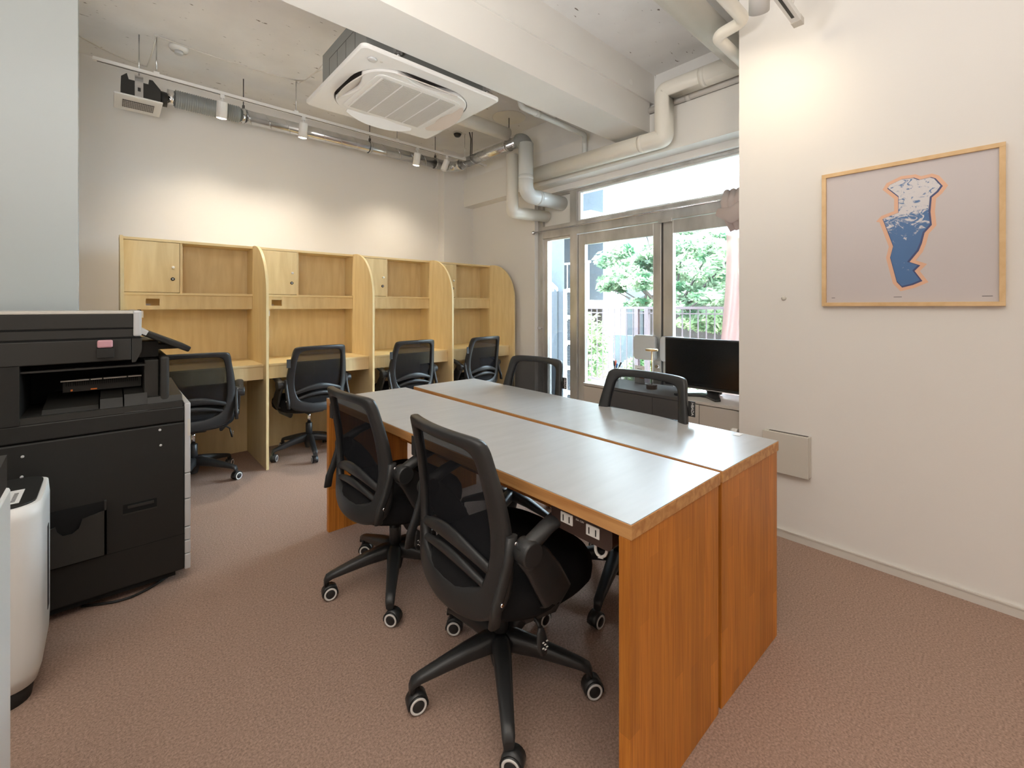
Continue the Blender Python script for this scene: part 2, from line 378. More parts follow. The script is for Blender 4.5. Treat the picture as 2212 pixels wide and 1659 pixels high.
# fixed outer frame
b = frame_bars([(3.36, 3.43, 0, 2.41), (2.885, 2.975, 0, 2.41), (.9, 3.43, 2.385, 2.41), (.9, 3.43, 1.955, 2.085), (.9, .99, 0, 2.41), (2.975, 3.36, 0, .08)], d=.09)
struct('trim_4', b, M['steel'], label='brushed steel door frame', bevel=.003)
b = MB().box((XF-.055, .99, 2.035), (XF-.04, 2.89, 2.05)).box((XF-.058, 1.86, 1.935), (XF-.04, 1.98, 1.965)); struct('trim_5', b, M['steel'])
w1 = struct('window_1', frame_bars([(2.855, 2.885, 2.085, 2.385), (.99, 2.855, 2.085, 2.10), (.99, 2.855, 2.372, 2.385)], d=.04), M['white'], label='transom window above the doors'); pane('pane', .99, 2.855, 2.1, 2.372, w1)
w2 = struct('window_2', frame_bars([(3.31, 3.36, .08, 1.955), (2.975, 2.985, .08, 1.955), (2.985, 3.31, 1.93, 1.955), (2.985, 3.31, .08, .12)], d=.04), M['steel'], label='narrow side light left of the doors'); pane('pane', 2.985, 3.31, .12, 1.93, w2)
struct('window_3', MB().box((XF-.01, 2.975, 2.085), (XF+.01, 3.36, 2.385)), M['lintel'], label='blank panel the ducts pass through')
def door(n, y0, y1, ysl, ysr, label):
    d = struct('door_%d' % n, frame_bars([(y1-ysl, y1, .01, 1.95), (y0, y0+ysr, .01, 1.95), (y0+ysr, y1-ysl, 1.84, 1.95), (y0+ysr, y1-ysl, .01, .16)], d=.045), M['steel'], label=label, bevel=.003)
    pane('pane', y0+ysr, y1-ysl, .16, 1.84, d)
    MB().box((XF-.024, y0+ysr-.006, .16), (XF-.02, y0+ysr, 1.84)).box((XF-.024, y1-ysl, .16), (XF-.02, y1-ysl+.006, 1.84)).build('glazing_bead', M['white'], d)
    return d
d1 = door(1, 1.972, 2.882, .085, .075, 'glass door leaf left of the meeting stiles'); d2 = door(2, 1.0, 1.952, .09, .09, 'glass door leaf behind the monitor')
def door_plate(parent, y0, y1, nm='door_handle'):
    c = [((y0+y1)/2+p[0], .862+p[1]) for p in rrect(y1-y0, .215, .035)]
    ci = [((y0+y1)/2+p[0]*.93, .862+p[1]*.93) for p in rrect(y1-y0, .215, .035)]
    b = MB(); b.rings([[(XF-.05, *q) for q in c], [(XF-.082, *q) for q in c], [(XF-.092, *q) for q in ci]], M['silver'])
    b.box((XF-.055, (y0+y1)/2-.05, .80), (XF-.02, (y0+y1)/2+.05, .92), M['dsteel'])
    return b.build(nm, None, parent)
MB().box((XF-.012, 1.9525, .01), (XF+.012, 1.9715, 1.95)).build('weather_strip', M['dsteel'], d1)
door_plate(d1, 1.99, 2.205); door_plate(d2, 1.735, 1.95)
MB().lathe([(.022, 0), (.022, .012), (.015, .016)], M['chrome'], o=(XF-.022, 2.005, .70), ax=(-1, 0, 0)).box((XF-.026, 1.975, .60), (XF-.0225, 2.045, .82), M['steel']).build('door_lock', None, d1)
MB().lathe([(.018, 0), (.02, .02), (.01, .05), (.016, .06), (.004, .066)], M['chrome'], o=(3.51, 3.428, .985), ax=(0, -1, 0)).build('thumb_latch', None, bpy.data.objects['wall_window'])

# curtain rod and curtain
cr = thing('curtain_rod', 'thin chrome curtain rod across the window wall below the transom window', 'curtain rod', (3.42, 3.4, 2.02))
MB().tube([(0, .025, 0), (0, -2.48, 0)], .009).build('rod', M['chrome'], cr)
MB().lathe([(.02, 0), (.02, .012), (.011, .014), (.011, .03)], o=(0, .028, 0), ax=(0, -1, 0)).build('end_socket', M['chrome'], cr)
def curtain():
    t = thing('curtain', 'sheer dusty pink curtain knotted over the rod beside the wall', 'curtain', (3.42, 1.2, .0))
    def f(u, v):
        z = .18+(1.83-.18)*v; wdt = .215+.065*(1-v)**.8; y = (-.5+u)*2*wdt*.9
        return (.018*sin(u*34+v*2)*(1.2-.7*v)+.01*sin(u*13+v*5)-.02, y+.02*sin(v*6)-.02, z)
    MB().grid(f, 110, 24).build('drape', M['cover'], t, solid=.0015)
    # the gathered knot: folds wrapped round the rod
    b = MB()
    for k in range(9):
        a = k*.7; y = .15-.045*k
        b.tube([(-.02-.02*sin(a), y-.03, 1.78), (-.055, y, 1.88), (-.05, y+.02, 1.99), (0, y+.03, 2.065), (.04, y+.02, 2.0), (.03, y, 1.88)], None, ell=[(.018, .03), (.03, .036), (.034, .034), (.03, .03), (.03, .03), (.02, .02)], n=10)
    b.tube([(-.07, .22, 1.92), (-.085, .12, 1.88), (-.085, .0, 1.93), (-.07, -.12, 2.0)], None, ell=[(.015, .03), (.035, .06), (.035, .065), (.03, .05)], n=12)
    b.build('knot', M['cover2'], t)
M['cover2'] = mat('curtain_folds', (.60, .50, .46), .9)
curtain()

# ------------------------------------------------------------------ desks
def desk(x0, x1, rot, label, wire):
    t = thing('desk', label, 'desk', (x0, .565, 0), RAD(rot), 'two long desks pushed together')
    W = x1-x0; Ln = 1.905; T = .035
    MB().box((.0015, .0015, .72-.0015), (W-.0015, Ln-.0015, .7215)).build('laminate_surface', M['laminate'], t)
    MB().box((0, 0, .72-T), (W, Ln, .7195)).build('tabletop', M['deskedge'], t, bevel=.0015)
    MB().box((0, .004, 0), (W-.005, .034, .72-T)).build('leg_panel', M['desk'], t, bevel=.0015)
    MB().box((0, Ln-.034, 0), (W-.005, Ln-.004, .72-T)).build('leg_panel', M['desk'], t, bevel=.0015)
    MB().box((W-.03 if not wire else W-.055, .034, .42), (W-.012 if not wire else W-.035, Ln-.034, .72-T)).build('modesty_panel', M['desk'], t)
    return t
dk1 = desk(.879, 1.356, .0, 'long grey-topped desk in front, its orange pine end panel nearest the camera', True)
dk2 = desk(1.372, 1.838, -1.2, 'long grey-topped desk behind the front one, nearer the window', False)
# under-desk power outlet
po = thing('power_outlet', 'dark brown outlet strip with two white sockets under the front desk edge', 'power strip', (.905, .60, -.006))
pr = [(q[0]+.135, q[1]+.657) for q in rrect(.20, .066, .018)]
b = MB(); b.prism([(q[0], q[1]) for q in pr], 0, 0, .045); b.build('housing', M['brown'], po)
for yy, zz in ((.178, .660), (.092, .657)):
    s_ = MB().box((-.004, yy-.021, zz-.014), (0, yy+.021, zz+.014), bev=.002).build('socket', M['white'], po)
    MB().box((-.005, yy-.012, zz-.008), (-.004, yy-.009, zz+.008)).box((-.005, yy+.009, zz-.008), (-.004, yy+.012, zz+.008)).build('slot', M['ink'], s_)
text('print_marks', '15A 125V', .007, M['white'], po, (-.0006, .135, .668), (RAD(90), 0, RAD(-90)), .0002)
MB().tube(bendpath([(.02, .1, .628), (.02, .1, .585), (.03, .075, .585), (.03, .07, .62)], .02), .004).build('cable_loop', M['white'], po)
b = MB().box((1.787, .675, .7222), (1.83, .700, .7228)); tag(b.build('sticker', M['pinksticker'] if 'pinksticker' in M else M['acflap']), 'small worn label on the far right corner of the desk top', 'sticker')

# ------------------------------------------------------------------ study booths
XS = [.055, .870, 1.703, 2.536, 3.369]; PT = .018
def side_poly():
    p = [(4.31, .0), (3.68, .0), (3.68, 1.30)]
    for i in range(1, 17):
        a = pi/2*i/16; p.append((4.07-.39*cos(a)**1.0, 1.30+.408*sin(a)))
    p.append((4.31, 1.708)); return p
ORD = ['leftmost pale birch study booth beside the copier', 'second pale birch study booth from the left, chair in front',
       'third pale birch study booth from the left, behind the desks', 'rightmost pale birch study booth nearest the window wall']
for i in range(4):
    t = thing('study_booth', ORD[i], 'study booth', (XS[i], 3.68, 0), 0, 'row of four study booths')
    x0 = XS[i]+PT if i == 0 else XS[i]+PT; x1 = XS[i+1]
    ox, oy = XS[i], 3.68
    def L(a): return (a[0]-ox, a[1]-oy, a[2])
    def bx(mb, a, bb, m=None): return mb.box(L(a), L(bb), m)
    def panel(x):
        mb = MB(); poly = [(q[0]-oy, q[1]) for q in side_poly()]
        mb.prism(poly, 0, x-ox+.0012, x-ox+PT-.0012, M['birch'])
        # edge banding strip along the front
        pts = [(q[0]-oy, q[1]) for q in side_poly()[1:]]
        mb.rings([[(x-ox, p[0]-.001, p[1]+(.001 if j > 2 else 0)), (x-ox+PT, p[0]-.001, p[1]+(.001 if j > 2 else 0)), (x-ox+PT, p[0]+.002, p[1]-(.002 if j > 2 else 0)), (x-ox, p[0]+.002, p[1]-(.002 if j > 2 else 0))] for j, p in enumerate(pts)], M['birchedge'], smooth=False)
        return mb.build('side_panel', None, t)
    if i == 0: panel(XS[0])
    panel(XS[i+1])
    bx(MB(), (x0, 4.292, 0), (x1, 4.31, 1.69)).build('back_panel', M['birch'], t)
    bx(MB(), (x0, 4.10, 1.690), (x1, 4.31, 1.708)).build('top_board', M['birchedge'], t)
    bx(MB(), (x0, 4.10, 1.303), (x1, 4.292, 1.320)).build('shelf', M['birchedge'], t)
    h0 = x0+.125; h1 = h0+.078
    mb = MB(); bx(mb, (x0, 4.112, 1.198), (h0, 4.128, 1.303)); bx(mb, (h1, 4.112, 1.198), (x1, 4.128, 1.303)); bx(mb, (h0, 4.112, 1.198), (h1, 4.128, 1.226)); bx(mb, (h0, 4.112, 1.276), (h1, 4.128, 1.303))
    bx(mb, (x0, 4.128, 1.198), (x1, 4.20, 1.21)); mb.build('cable_apron', M['birch'], t)
    bx(MB(), (h0, 4.17, 1.211), (h0+.03, 4.19, 1.24)).build('power_block', M['acflap'], t)
    dr = bx(MB(), (x0+.003, 4.098, 1.323), (x0+.318, 4.114, 1.686)).build('locker_door', M['birch'], t, bevel=.001)
    bx(MB(), (x0+.322, 4.115, 1.32), (x0+.338, 4.292, 1.69)).build('divider', M['birch'], t)
    kx = x0+.278-ox
    MB().lathe([(.005, 0), (.005, .014), (.0095, .018), (.010, .026), (.004, .028)], M['white'], o=(kx, 4.098-oy, 1.506), ax=(0, -1, 0), n=16).build('knob', None, dr)
    MB().lathe([(.0125, 0), (.0125, .006), (.009, .008)], M['ink'], o=(kx, 4.098-oy, 1.421), ax=(0, -1, 0), n=18).lathe([(.005, .008), (.005, .0095)], M['silver'], o=(kx, 4.098-oy, 1.421), ax=(0, -1, 0), n=12).build('lock', None, dr)
    bx(MB(), (x0, 3.755, .766), (x1, 4.292, .782)).build('worktop', M['birchedge'], t, bevel=.001)
    bx(MB(), (x0, 3.762, .668), (x1, 3.778, .766)).build('desk_apron', M['birch'], t)
    mb = MB(); bx(mb, (x0+.063, 4.118, 1.140), (x0+.113, 4.120, 1.188), M['white']); bx(mb, (x0+.063, 4.1165, 1.148), (x0+.098, 4.118, 1.158), M['ink']); bx(mb, (x0+.08, 4.112, 1.188), (x0+.1, 4.126, 1.197), M['ink']); mb.build('number_card', None, t)

# ------------------------------------------------------------------ office chairs
def oval(hx, hy, n, e=2.6, cx=0, cy=0, z=0):
    out = []
    for i in range(n):
        a = 2*pi*i/n; c, s = cos(a), sin(a)
        out.append((cx+hx*abs(c)**(2/e)*(1 if c >= 0 else -1), cy+hy*abs(s)**(2/e)*(1 if s >= 0 else -1), z))
    return out
def backx(y, z, dz=0):
    t = (z-dz-.36)/.50
    return -.225+.045*(1-((t-.35)/.65)**2 if t > .35 else 1-((t-.35)/.55)**2)*.7-.03*max(0, t-.5)+.75*y*y
def make_chair(raise_):
    t = thing('office_chair', 'x', 'office chair')
    D = raise_
    # five-star base
    b = MB(); b.lathe([(.026, .055), (.028, .06), (.034, .085), (.042, .12), (.040, .15), (.030, .165)], n=24); b.build('base_hub', M['black'], t)
    for k in range(5):
        a = RAD(-123+72*k); u = Vector((cos(a), sin(a), 0)); v = Vector((-sin(a), cos(a), 0)); rs = []
        for r, zc, hw, hh in ((.015, .138, .031, .030), (.05, .138, .030, .031), (.12, .128, .026, .025), (.20, .111, .0215, .019), (.262, .097, .0185, .014), (.286, .088, .0175, .014), (.295, .072, .014, .011)):
            ring = []
            for (p, q) in rrect(2, 2, .7, 3): ring.append(u*r+v*hw*p+Vector((0, 0, zc+hh*q)))
            rs.append(ring)
        lg = MB().rings(rs).tube([u*.284+Vector((0, 0, .085)), u*.284+Vector((0, 0, .055))], .0085).build('base_leg', M['black'], t)
        ca = RAD(-135+14*((k*2) % 5)-10) ; w_ = Vector((cos(ca), sin(ca), 0)); c = u*.284+Vector((-.012*sin(ca), .012*cos(ca), .028))
        mb = MB(); f_ = Vector((-sin(ca), cos(ca), 0))
        for s in (-1, 1):
            mb.lathe([(.026, 0), (.0275, .003), (.0275, .013), (.025, .016)], M['black'], o=c+w_*s*.006, ax=w_*s, n=26)
            mb.lathe([(.0255, .0158), (.0235, .0175), (.019, .0178), (.018, .0158)], M['caster'], o=c+w_*s*.006, ax=w_*s, n=26)
            mb.lathe([(.0175, .016), (.015, .0175), (.001, .0178)], M['black'], o=c+w_*s*.006, ax=w_*s, n=20)
        # hood over the wheels
        rs = []
        for i in range(11):
            an = -.25+(pi+.5)*i/10; R = .0315
            p0 = c+f_*R*cos(an)+Vector((0, 0, R*sin(an)))
            q0 = c+f_*(R-.003)*cos(an)+Vector((0, 0, (R-.003)*sin(an)))
            rs.append([p0-w_*.019, p0+w_*.019, q0+w_*.019, q0-w_*.019])
        mb.rings(rs, M['black']); mb.build('caster', None, lg)
    b = MB(); b.lathe([(.0255, .13), (.0255, .255-.0*D), (.022, .258)], M['black'], n=24).lathe([(.0135, .255), (.0135, .32+D)], M['chrome'], n=18)
    if D < .01: b.lathe([(.0255, .24), (.0255, .33)], M['black'], n=24)
    b.build('gas_column', None, t)
    b = MB().box((-.12, -.075, .315+D), (.09, .075, .355+D), bev=.012); b.build('tilt_mechanism', M['black'], t)
    lv = MB().tube(bendpath([(-.02, -.06, .335+D), (-.02, -.18, .325+D), (-.02, -.212, .300+D)], .03), .0045, M['black'])
    rs = [[(-.02+.018*sc*p, -.238-.004*i, .303+D-.014*i+.0*q) for p, q in rrect(2, 2, .9, 3)] for i, sc in enumerate((.4, .8, 1, 1.1, 1, .6))]
    rs = [[(q[0], -.214+.006*j2-.003*i, q[2]) for q, j2 in zip(r, [p[1] for p in rrect(2, 2, .9, 3)])] for i, r in enumerate(rs)]
    lv.rings(rs, M['black'])
    for dx, dz in ((-.008, .03), (.006, .03), (-.001, .038), (-.008, .046), (.006, .047), (0, .052)):
        lv.box((-.02+dx-.003, -.2375, .303+D-dz-.001), (-.02+dx+.003, -.2345, .303+D-dz+.001), M['caster'])
    lv.build('height_lever', None, t)
    # seat
    sh = [(.340, .78), (.347, .93), (.365, .985), (.395, 1.0), (.425, .985), (.446, .93), (.458, .80), (.464, .5), (.465, .0)]
    b = MB(); rs = []
    for z, s in sh:
        ring = oval(.242*s, .245*s, 40, 3.2, .028, 0, z+D)
        rs.append([(p[0], p[1]*(1 if p[0] > -.05 else 1-.25*(-.05-p[0])/.19), p[2]-.022*max(0, (p[0]-.12)/.15)**2) for p in ring])
    b.rings(rs, cap1=False); b.build('seat', M['black_soft'], t)
    b = MB(); b.rings([oval(.20*s, .21*s, 32, 3, .02, 0, z+D) for z, s in ((.335, .9), (.345, 1), (.358, 1.05))]); b.build('seat_pan', M['black'], t)
    # backrest ring
    ZB = .36+D
    def cr_(P, per):
        out = []
        for i in range(len(P)-1):
            p0 = P[i-1] if i else (-P[1][0], P[1][1]); p3 = P[i+2] if i+2 < len(P) else (-P[-2][0], P[-2][1]); p1, p2 = P[i], P[i+1]
            for k in range(per):
                t_ = k/per; out.append(tuple(.5*((2*p1[j])+(-p0[j]+p2[j])*t_+(2*p0[j]-5*p1[j]+4*p2[j]-p3[j])*t_*t_+(-p0[j]+3*p1[j]-3*p2[j]+p3[j])*t_**3) for j in (0, 1)))
        return out+[P[-1]]
    HO = cr_([(0, .345), (.10, .351), (.17, .367), (.213, .398), (.237, .46), (.243, .55), (.234, .68), (.217, .78), (.206, .845), (.184, .866), (.11, .871), (0, .872)], 4)
    HI = cr_([(0, .420), (.08, .427), (.14, .447), (.166, .48), (.182, .535), (.188, .60), (.184, .70), (.172, .79), (.158, .822), (.125, .834), (.07, .837), (0, .838)], 4)
    O = HO+[(-y, z) for y, z in reversed(HO[1:-1])]; I = HI+[(-y, z) for y, z in reversed(HI[1:-1])]
    rs = []
    for (yo, zo), (yi, zi) in zip(O, I):
        ym, zm = (yo+yi)/2, (zo+zi)/2; dy, dz = (yo-yi)/2, (zo-zi)/2; ring = []
        for k in range(12):
            th = 2*pi*k/12; c, s = cos(th), sin(th); c = abs(c)**.55*(1 if c >= 0 else -1); s = abs(s)**.55*(1 if s >= 0 else -1)
            y, z = ym+dy*c, zm+dz*c
            ring.append((backx(y, z)+.017*s, y, z+D))
        rs.append(ring)
    MB().rings(rs, loop=True).build('backrest_frame', M['black'], t)
    # two lumbar bars
    for zc0, rise, h0, yy in ((.520, .045, .020, .200), (.470, .038, .013, .192)):
        rs = []
        for i in range(25):
            y = -yy+2*yy*i/24; zc = zc0+rise*(cos(pi*y/(2*yy))-.45); hh = h0*(1+.25*cos(pi*y/yy))
            rs.append([(backx(y, zc)+.010*q-.004, y, zc+hh*p+D) for p, q in rrect(2, 2, .8, 2)])
        MB().rings(rs).build('lumbar_bar', M['black'], t)
    def f(u, v):
        z = .505+(.853-.505)*v; zz = max(0, (z-.72)/.1331); y = (2*u-1)*(.208-.028*max(0, v-.35)/.65)*max(.05, (1-zz**5)**.2); return (backx(y, z)+.005, y, z+D)
    MB().grid(f, 24, 20).build('backrest_mesh', M['mesh'], t)
    for s in (-1, 1):
        # bracket running beside the back
        rs = []
        for z, x in ((.40, -.205), (.45, -.197), (.50, -.175), (.56, -.155), (.615, -.148)):
            rs.append([(x+.016*p, s*(.243+.010*q), z+D) for p, q in rrect(2, 2, .6, 2)])
        br = MB().rings(rs).build('back_bracket', M['black'], t)
        b = MB()
        for x, z in ((-.142, .597), (-.188, .455)): b.lathe([(.0055, 0), (.0055, .003), (.003, .004)], M['chrome'], o=(x, s*.253, z+D), ax=(0, s, 0), n=12)
        b.build('screw', None, br)
        # C-shaped side plate down to the seat
        ctr = [(-.118, .575), (-.075, .53), (-.035, .47), (.0, .41), (-.0, .345), (-.05, .318)]
        wd = [.036, .044, .050, .052, .046, .032]; rs = []
        for i, ((x, z), w_) in enumerate(zip(ctr, wd)):
            p0 = Vector(ctr[max(0, i-1)]); p1 = Vector(ctr[min(5, i+1)]); d = (p1-p0).normalized(); nn = Vector((-d.y, d.x)); yo = .262 if i < 4 else .262-.05*(i-3)
            rs.append([(x+nn.x*w_*p, s*(yo+.012*q), z+nn.y*w_*p+D) for p, q in rrect(2, 2, .6, 2)])
        MB().rings(rs).build('arm_support', M['black'], t)
        ar = MB().lathe([(.032, -.024), (.034, -.018), (.034, .020), (.030, .026)], o=(-.118, s*.272, .575+D), ax=(0, s, 0), n=26)
        pts = [(-.135, .572), (-.10, .596), (-.05, .620), (.01, .638), (.07, .647), (.13, .650), (.175, .647)]
        if D < .01: pts = [(x, z-.0) for x, z in pts]
        el = [(.022, .026), (.023, .022), (.026, .017), (.029, .014), (.031, .012), (.030, .011), (.018, .007)]
        ar.tube([(x, s*.272, z+D) for x, z in pts], None, ell=el, n=14, up=(-1, 0, 1))
        ar.build('armrest', M['black'], t)
    # maker's tag on the side of the back
    tg = MB().box((-.192, .222, .71+D), (-.189, .252, .775+D)).build('brand_tag', M['ink'], t)
    text('tag_lettering', 'HBADA', .0165, M['caster'], tg, (-.1888, .241, .7425+D), (RAD(90), RAD(90), RAD(90)), .0003)
    return t
lowc = make_chair(0.0); highc = make_chair(.04)
def place(o, x, y, deg, label, group, base=0):
    o.location = (x, y, 0); o.rotation_euler = (0, 0, RAD(deg)); o['label'] = label; o['group'] = group
    return o
g1 = 'chairs around the two desks'; g2 = 'chairs at the study booths'
place(lowc, .947, 1.099, -3.5, 'black mesh office chair nearest the camera, tucked under the front desk', g1)
place(copy_tree(lowc), .949, 1.821, 1.5, 'black mesh office chair left of the nearest one, at the front desk far end', g1)
place(highc, 1.72, 1.90, 182, 'black mesh office chair behind the desks, in front of the narrow side window', g1)
place(copy_tree(highc), 1.655, 1.13, 178, 'black mesh office chair behind the desks, in front of the low grey cabinet', g1)
for (x, y, a, l) in ((.44, 3.80, 84, 'black mesh office chair at the leftmost booth, partly hidden by the copier'), (1.235, 3.87, 96, 'black mesh office chair at the second booth from the left'),
                     (2.09, 3.85, 93, 'black mesh office chair at the third booth from the left'), (2.87, 3.80, 97, 'black mesh office chair at the rightmost booth')):
    place(copy_tree(highc), x, y, a, l, g2)

# ------------------------------------------------------------------ copier
cp = thing('photocopier', 'large black office photocopier against the left wall', 'photocopier', (-.1, 2.447, 0))
def cb(mb, a, bb, m=None, bev=0): return mb.box((a[0]+.1, a[1]-2.447, a[2]), (bb[0]+.1, bb[1]-2.447, bb[2]), m, bev)
X0 = -.62
b = MB(); cb(b, (X0, 2.447, .05), (.252, 3.06, .705), M['copier'], .006); cb(b, (X0, 2.450, .708), (.252, 3.06, .775), M['copier'], .006)
cb(b, (X0, 2.46, .03), (.22, 3.0, .055), M['seam']); b.build('cabinet_body', None, cp)
# upper housing around the paper output cavity
b = MB(); cb(b, (X0, 2.447, .775), (-.244, 3.06, .995), M['copier']); cb(b, (-.244, 2.80, .775), (.12, 3.06, .995), M['seam'])
cb(b, (X0, 2.447, .995), (.072, 3.06, 1.085), M['copier2'], .004); cb(b, (.10, 2.60, .99), (.17, 3.06, 1.06), M['copier2'])
b.build('upper_housing', None, cp)
b = MB(); cb(b, (.115, 2.50, .775), (.165, 3.06, .985), M['copier2'], .004); cb(b, (.168, 2.47, .80), (.20, 3.06, 1.0), M['copier2'], .01); b.build('front_column', None, cp)
b = MB()
cb(b, (-.244, 2.452, .775), (.245, 2.80, .80), M['copier2'])
for x0, x1, z in ((-.19, -.03, .815), (-.025, .045, .835)): b.prism([(2.452-2.447, .775), (2.80-2.447, .775), (2.80-2.447, z+.03), (2.50-2.447, z)], 0, x0+.1, x1+.1, M['copier2'])
b.prism([(2.45-2.447, .775), (2.80-2.447, .775), (2.80-2.447, .865), (2.50-2.447, .845)], 0, .15, .225, M['copier2'])
b.prism([(.005, .775), (.5, .775), (.5, .845), (.03, .825)], 0, .225, .345, M['copier2'])
b.build('output_tray', None, cp)
b = MB()
cb(b, (-.10, 2.60, .905), (.10, 2.62, .914), M['copier2']); cb(b, (-.14, 2.62, .86), (.11, 2.63, .90), M['copier2'])
for i in range(34): cb(b, (-.13+i*.0068, 2.596, .888), (-.1275+i*.0068, 2.60, .906), M['seam'])
for x0, x1 in ((-.145, -.06), (-.055, -.02), (-.015, .06), (.065, .11)): cb(b, (x0, 2.585, .908), (x1, 2.595, .913), M['offwhite'])
cb(b, (-.055, 2.58, .868), (-.035, 2.585, .873), M['orange']); cb(b, (-.115, 2.58, .868), (-.109, 2.585, .875), M['orange'])
cb(b, (-.244, 2.47, .965), (.12, 2.55, .972), M['copier2']); b.build('paper_exit', None, cp)
# scanner and document feeder
b = MB(); cb(b, (X0, 2.447, 1.085), (.10, 3.06, 1.09), M['seam']); cb(b, (X0, 2.449, 1.09), (.078, 3.06, 1.126), M['copier2'], .003)
cb(b, (X0, 2.447, 1.126), (.078, 3.06, 1.130), M['seam']); cb(b, (X0, 2.447, 1.130), (.078, 3.06, 1.188), M['copier2'], .003)
cb(b, (X0, 2.445, 1.188), (.078, 3.06, 1.199), M['offwhite'], .002); b.build('document_feeder', None, cp)
b = MB(); cb(b, (.076, 2.446, 1.092), (.105, 3.06, 1.202), M['silver'], .008); b.build('feeder_end_cap', None, cp)
b = MB(); b.prism([(.185, .985), (.205, 1.03), (.206, 1.085), (.173, 1.085), (.173, .985)], 1, .001, .61, M['copier2']); b.build('scanner_end', None, cp)
# operation panel on its arm
b = MB(); cb(b, (.10, 2.62, 1.02), (.26, 2.86, 1.045), M['copier2'], .004); b.build('panel_arm', None, cp)
R = Matrix.Rotation(RAD(27), 3, 'Y')
tp = MB(); tp.box((.190, .02, 1.055), (.385, .33, 1.080), M['copier'], .006, rot=R); tp.box((.189, .018, 1.060), (.215, .332, 1.0815), M['silver'], .002, rot=R, piv=(.2875, .175, 1.0675)); tp.build('touch_panel', None, cp)
# silver front corner strips
b = MB()
zs = [.045, .115, .175, .235, .36, .475, .79]
for z0, z1 in zip(zs[:-1], zs[1:]): cb(b, (.252, 2.450, z0), (.274, 3.05, z1-.003), M['silver'], .004)
cb(b, (.262, 2.4485, .64), (.273, 2.4505, .715), M['offwhite']); b.build('front_cover_edge', None, cp)
# side details: pocket, slot handle, seams, screws
b = MB(); cb(b, (-.24, 2.430, .245), (-.005, 2.447, .345), M['copier'])
b2 = MB(); poly = [(-.14, .22), (.095, .22), (.095, .40), (.025, .385), (.015, .35), (-.005, .335), (-.03, .335), (-.045, .355), (-.05, .375), (-.14, .355)]
b2.prism(poly, 1, -.024, -.017, M['copier2']); b2.box((-.14, -.017, .22), (.095, -.001, .24), M['copier2']); b2.box((.088, -.024, .22), (.095, -.001, .435), M['copier2']); b2.box((-.14, -.002, .24), (.088, -.0005, .43), M['seam'])
b.bm.free(); b2.build('paper_pocket', None, cp)
b = MB(); cb(b, (.045, 2.4455, .355), (.155, 2.4475, .395), M['seam']); cb(b, (.045, 2.443, .353), (.155, 2.4475, .358), M['copier2']); cb(b, (.06, 2.440, .378), (.145, 2.4475, .388), M['copier2']); b.build('slot_handle', None, cp)
b = MB()
cb(b, (X0, 2.4460, .2075), (.252, 2.4475, .2095), M['seam']); cb(b, (-.006, 2.4460, .2095), (-.004, 2.4475, .40), M['seam']); b.build('panel_seam', None, cp)
for x, z in ((-.236, .66), (-.238, .585), (.165, .685), (.168, .618)): MB().lathe([(.005, 0), (.005, .003), (.003, .004)], o=(x+.1, 0, z), ax=(0, -1, 0), n=12).build('screw', M['silver'], cp)
b = MB()
for x, y in ((-.5, 2.55), (.17, 2.52), (-.5, 2.95), (.17, 2.95)): b.tube([(x+.1, y-2.447-.012, .028), (x+.1, y-2.447+.012, .028)], .028, n=20); b.box((x+.08, y-2.447-.018, .03), (x+.12, y-2.447+.018, .055))
b.build('castor', M['ink'], cp)
er = MB(); cb(er, (-.035, 2.412, 1.012), (.018, 2.445, 1.05), M['copier'], .002); tag(er.build('pen_cup', None, None, (-.1, 2.447, 0)), 'small black holder stuck on the copier side', 'holder')
er = MB(); cb(er, (-.033, 2.417, 1.052), (.014, 2.440, 1.083), M['pink'], .006); tag(er.build('eraser_sponge', None, None, (-.1, 2.447, 0)), 'pink sponge sitting in the black holder on the copier side', 'sponge')
b = MB().tube(bendpath([(-.08, 2.50, .006), (.04, 2.435, .006), (.12, 2.455, .006), (.2, 2.52, .006)], .05), .005); tag(b.build('power_cable', M['ink']), 'black cable lying on the carpet under the copier edge', 'cable')

# ------------------------------------------------------------------ white air purifier and bin at the left edge
pu = thing('air_purifier', 'white cabinet with black top panel and sticker in front of the copier', 'air purifier', (-.368, 2.155, 0)); pu.scale = (1, 1, .945)
def pring(s, z, dx=0): return [(q[0]*s+dx, q[1]*s, z) for q in rrect(.43, .34, .06, 6)]
MB().rings([pring(.94, .055), pring(.99, .10), pring(1, .16), pring(1, .60), pring(.985, .645)]).build('housing', M['white'], pu)
MB().rings([pring(.93, .645), pring(.93, .652)]).build('top_panel', M['copier'], pu, loc=(0, 0, 0))
MB().rings([pring(.88, .0), pring(.90, .055)]).build('plinth', M['ink'], pu)
MB().box((.2125, .02, .20), (.2165, .06, .50), bev=.002).build('side_grip', M['ink'], pu)
MB().box((.06, -.172, .1), (.062, -.169, .62)).build('front_seam', M['base'], pu)
lb = MB().box((.085, -.13, .652), (.165, .01, .653), M['white']); lb.build('caution_label', None, pu)
b = MB()
for i in range(7): b.box((.095, -.115+i*.014, .6531), (.135, -.108+i*.014, .6534), M['red'] if i > 1 else M['ink'])
for i in range(8): b.box((.145, -.115+i*.012, .6531), (.155, -.109+i*.012, .6534), M['ink'])
b.build('label_print', None, pu)
bn = thing('waste_bin', 'white bin with dark sloped lid cut off by the left frame edge', 'bin', (-.348, 1.12, 0))
MB().box((-.2, -.2, .0), (.205, .2, .862), bev=.006).build('bin_body', M['white'], bn)
MB().prism([(-.2, .8625), (.2, .8625), (.2, .925), (-.2, .89)], 0, -.2, .20).build('lid', M['copier'], bn)

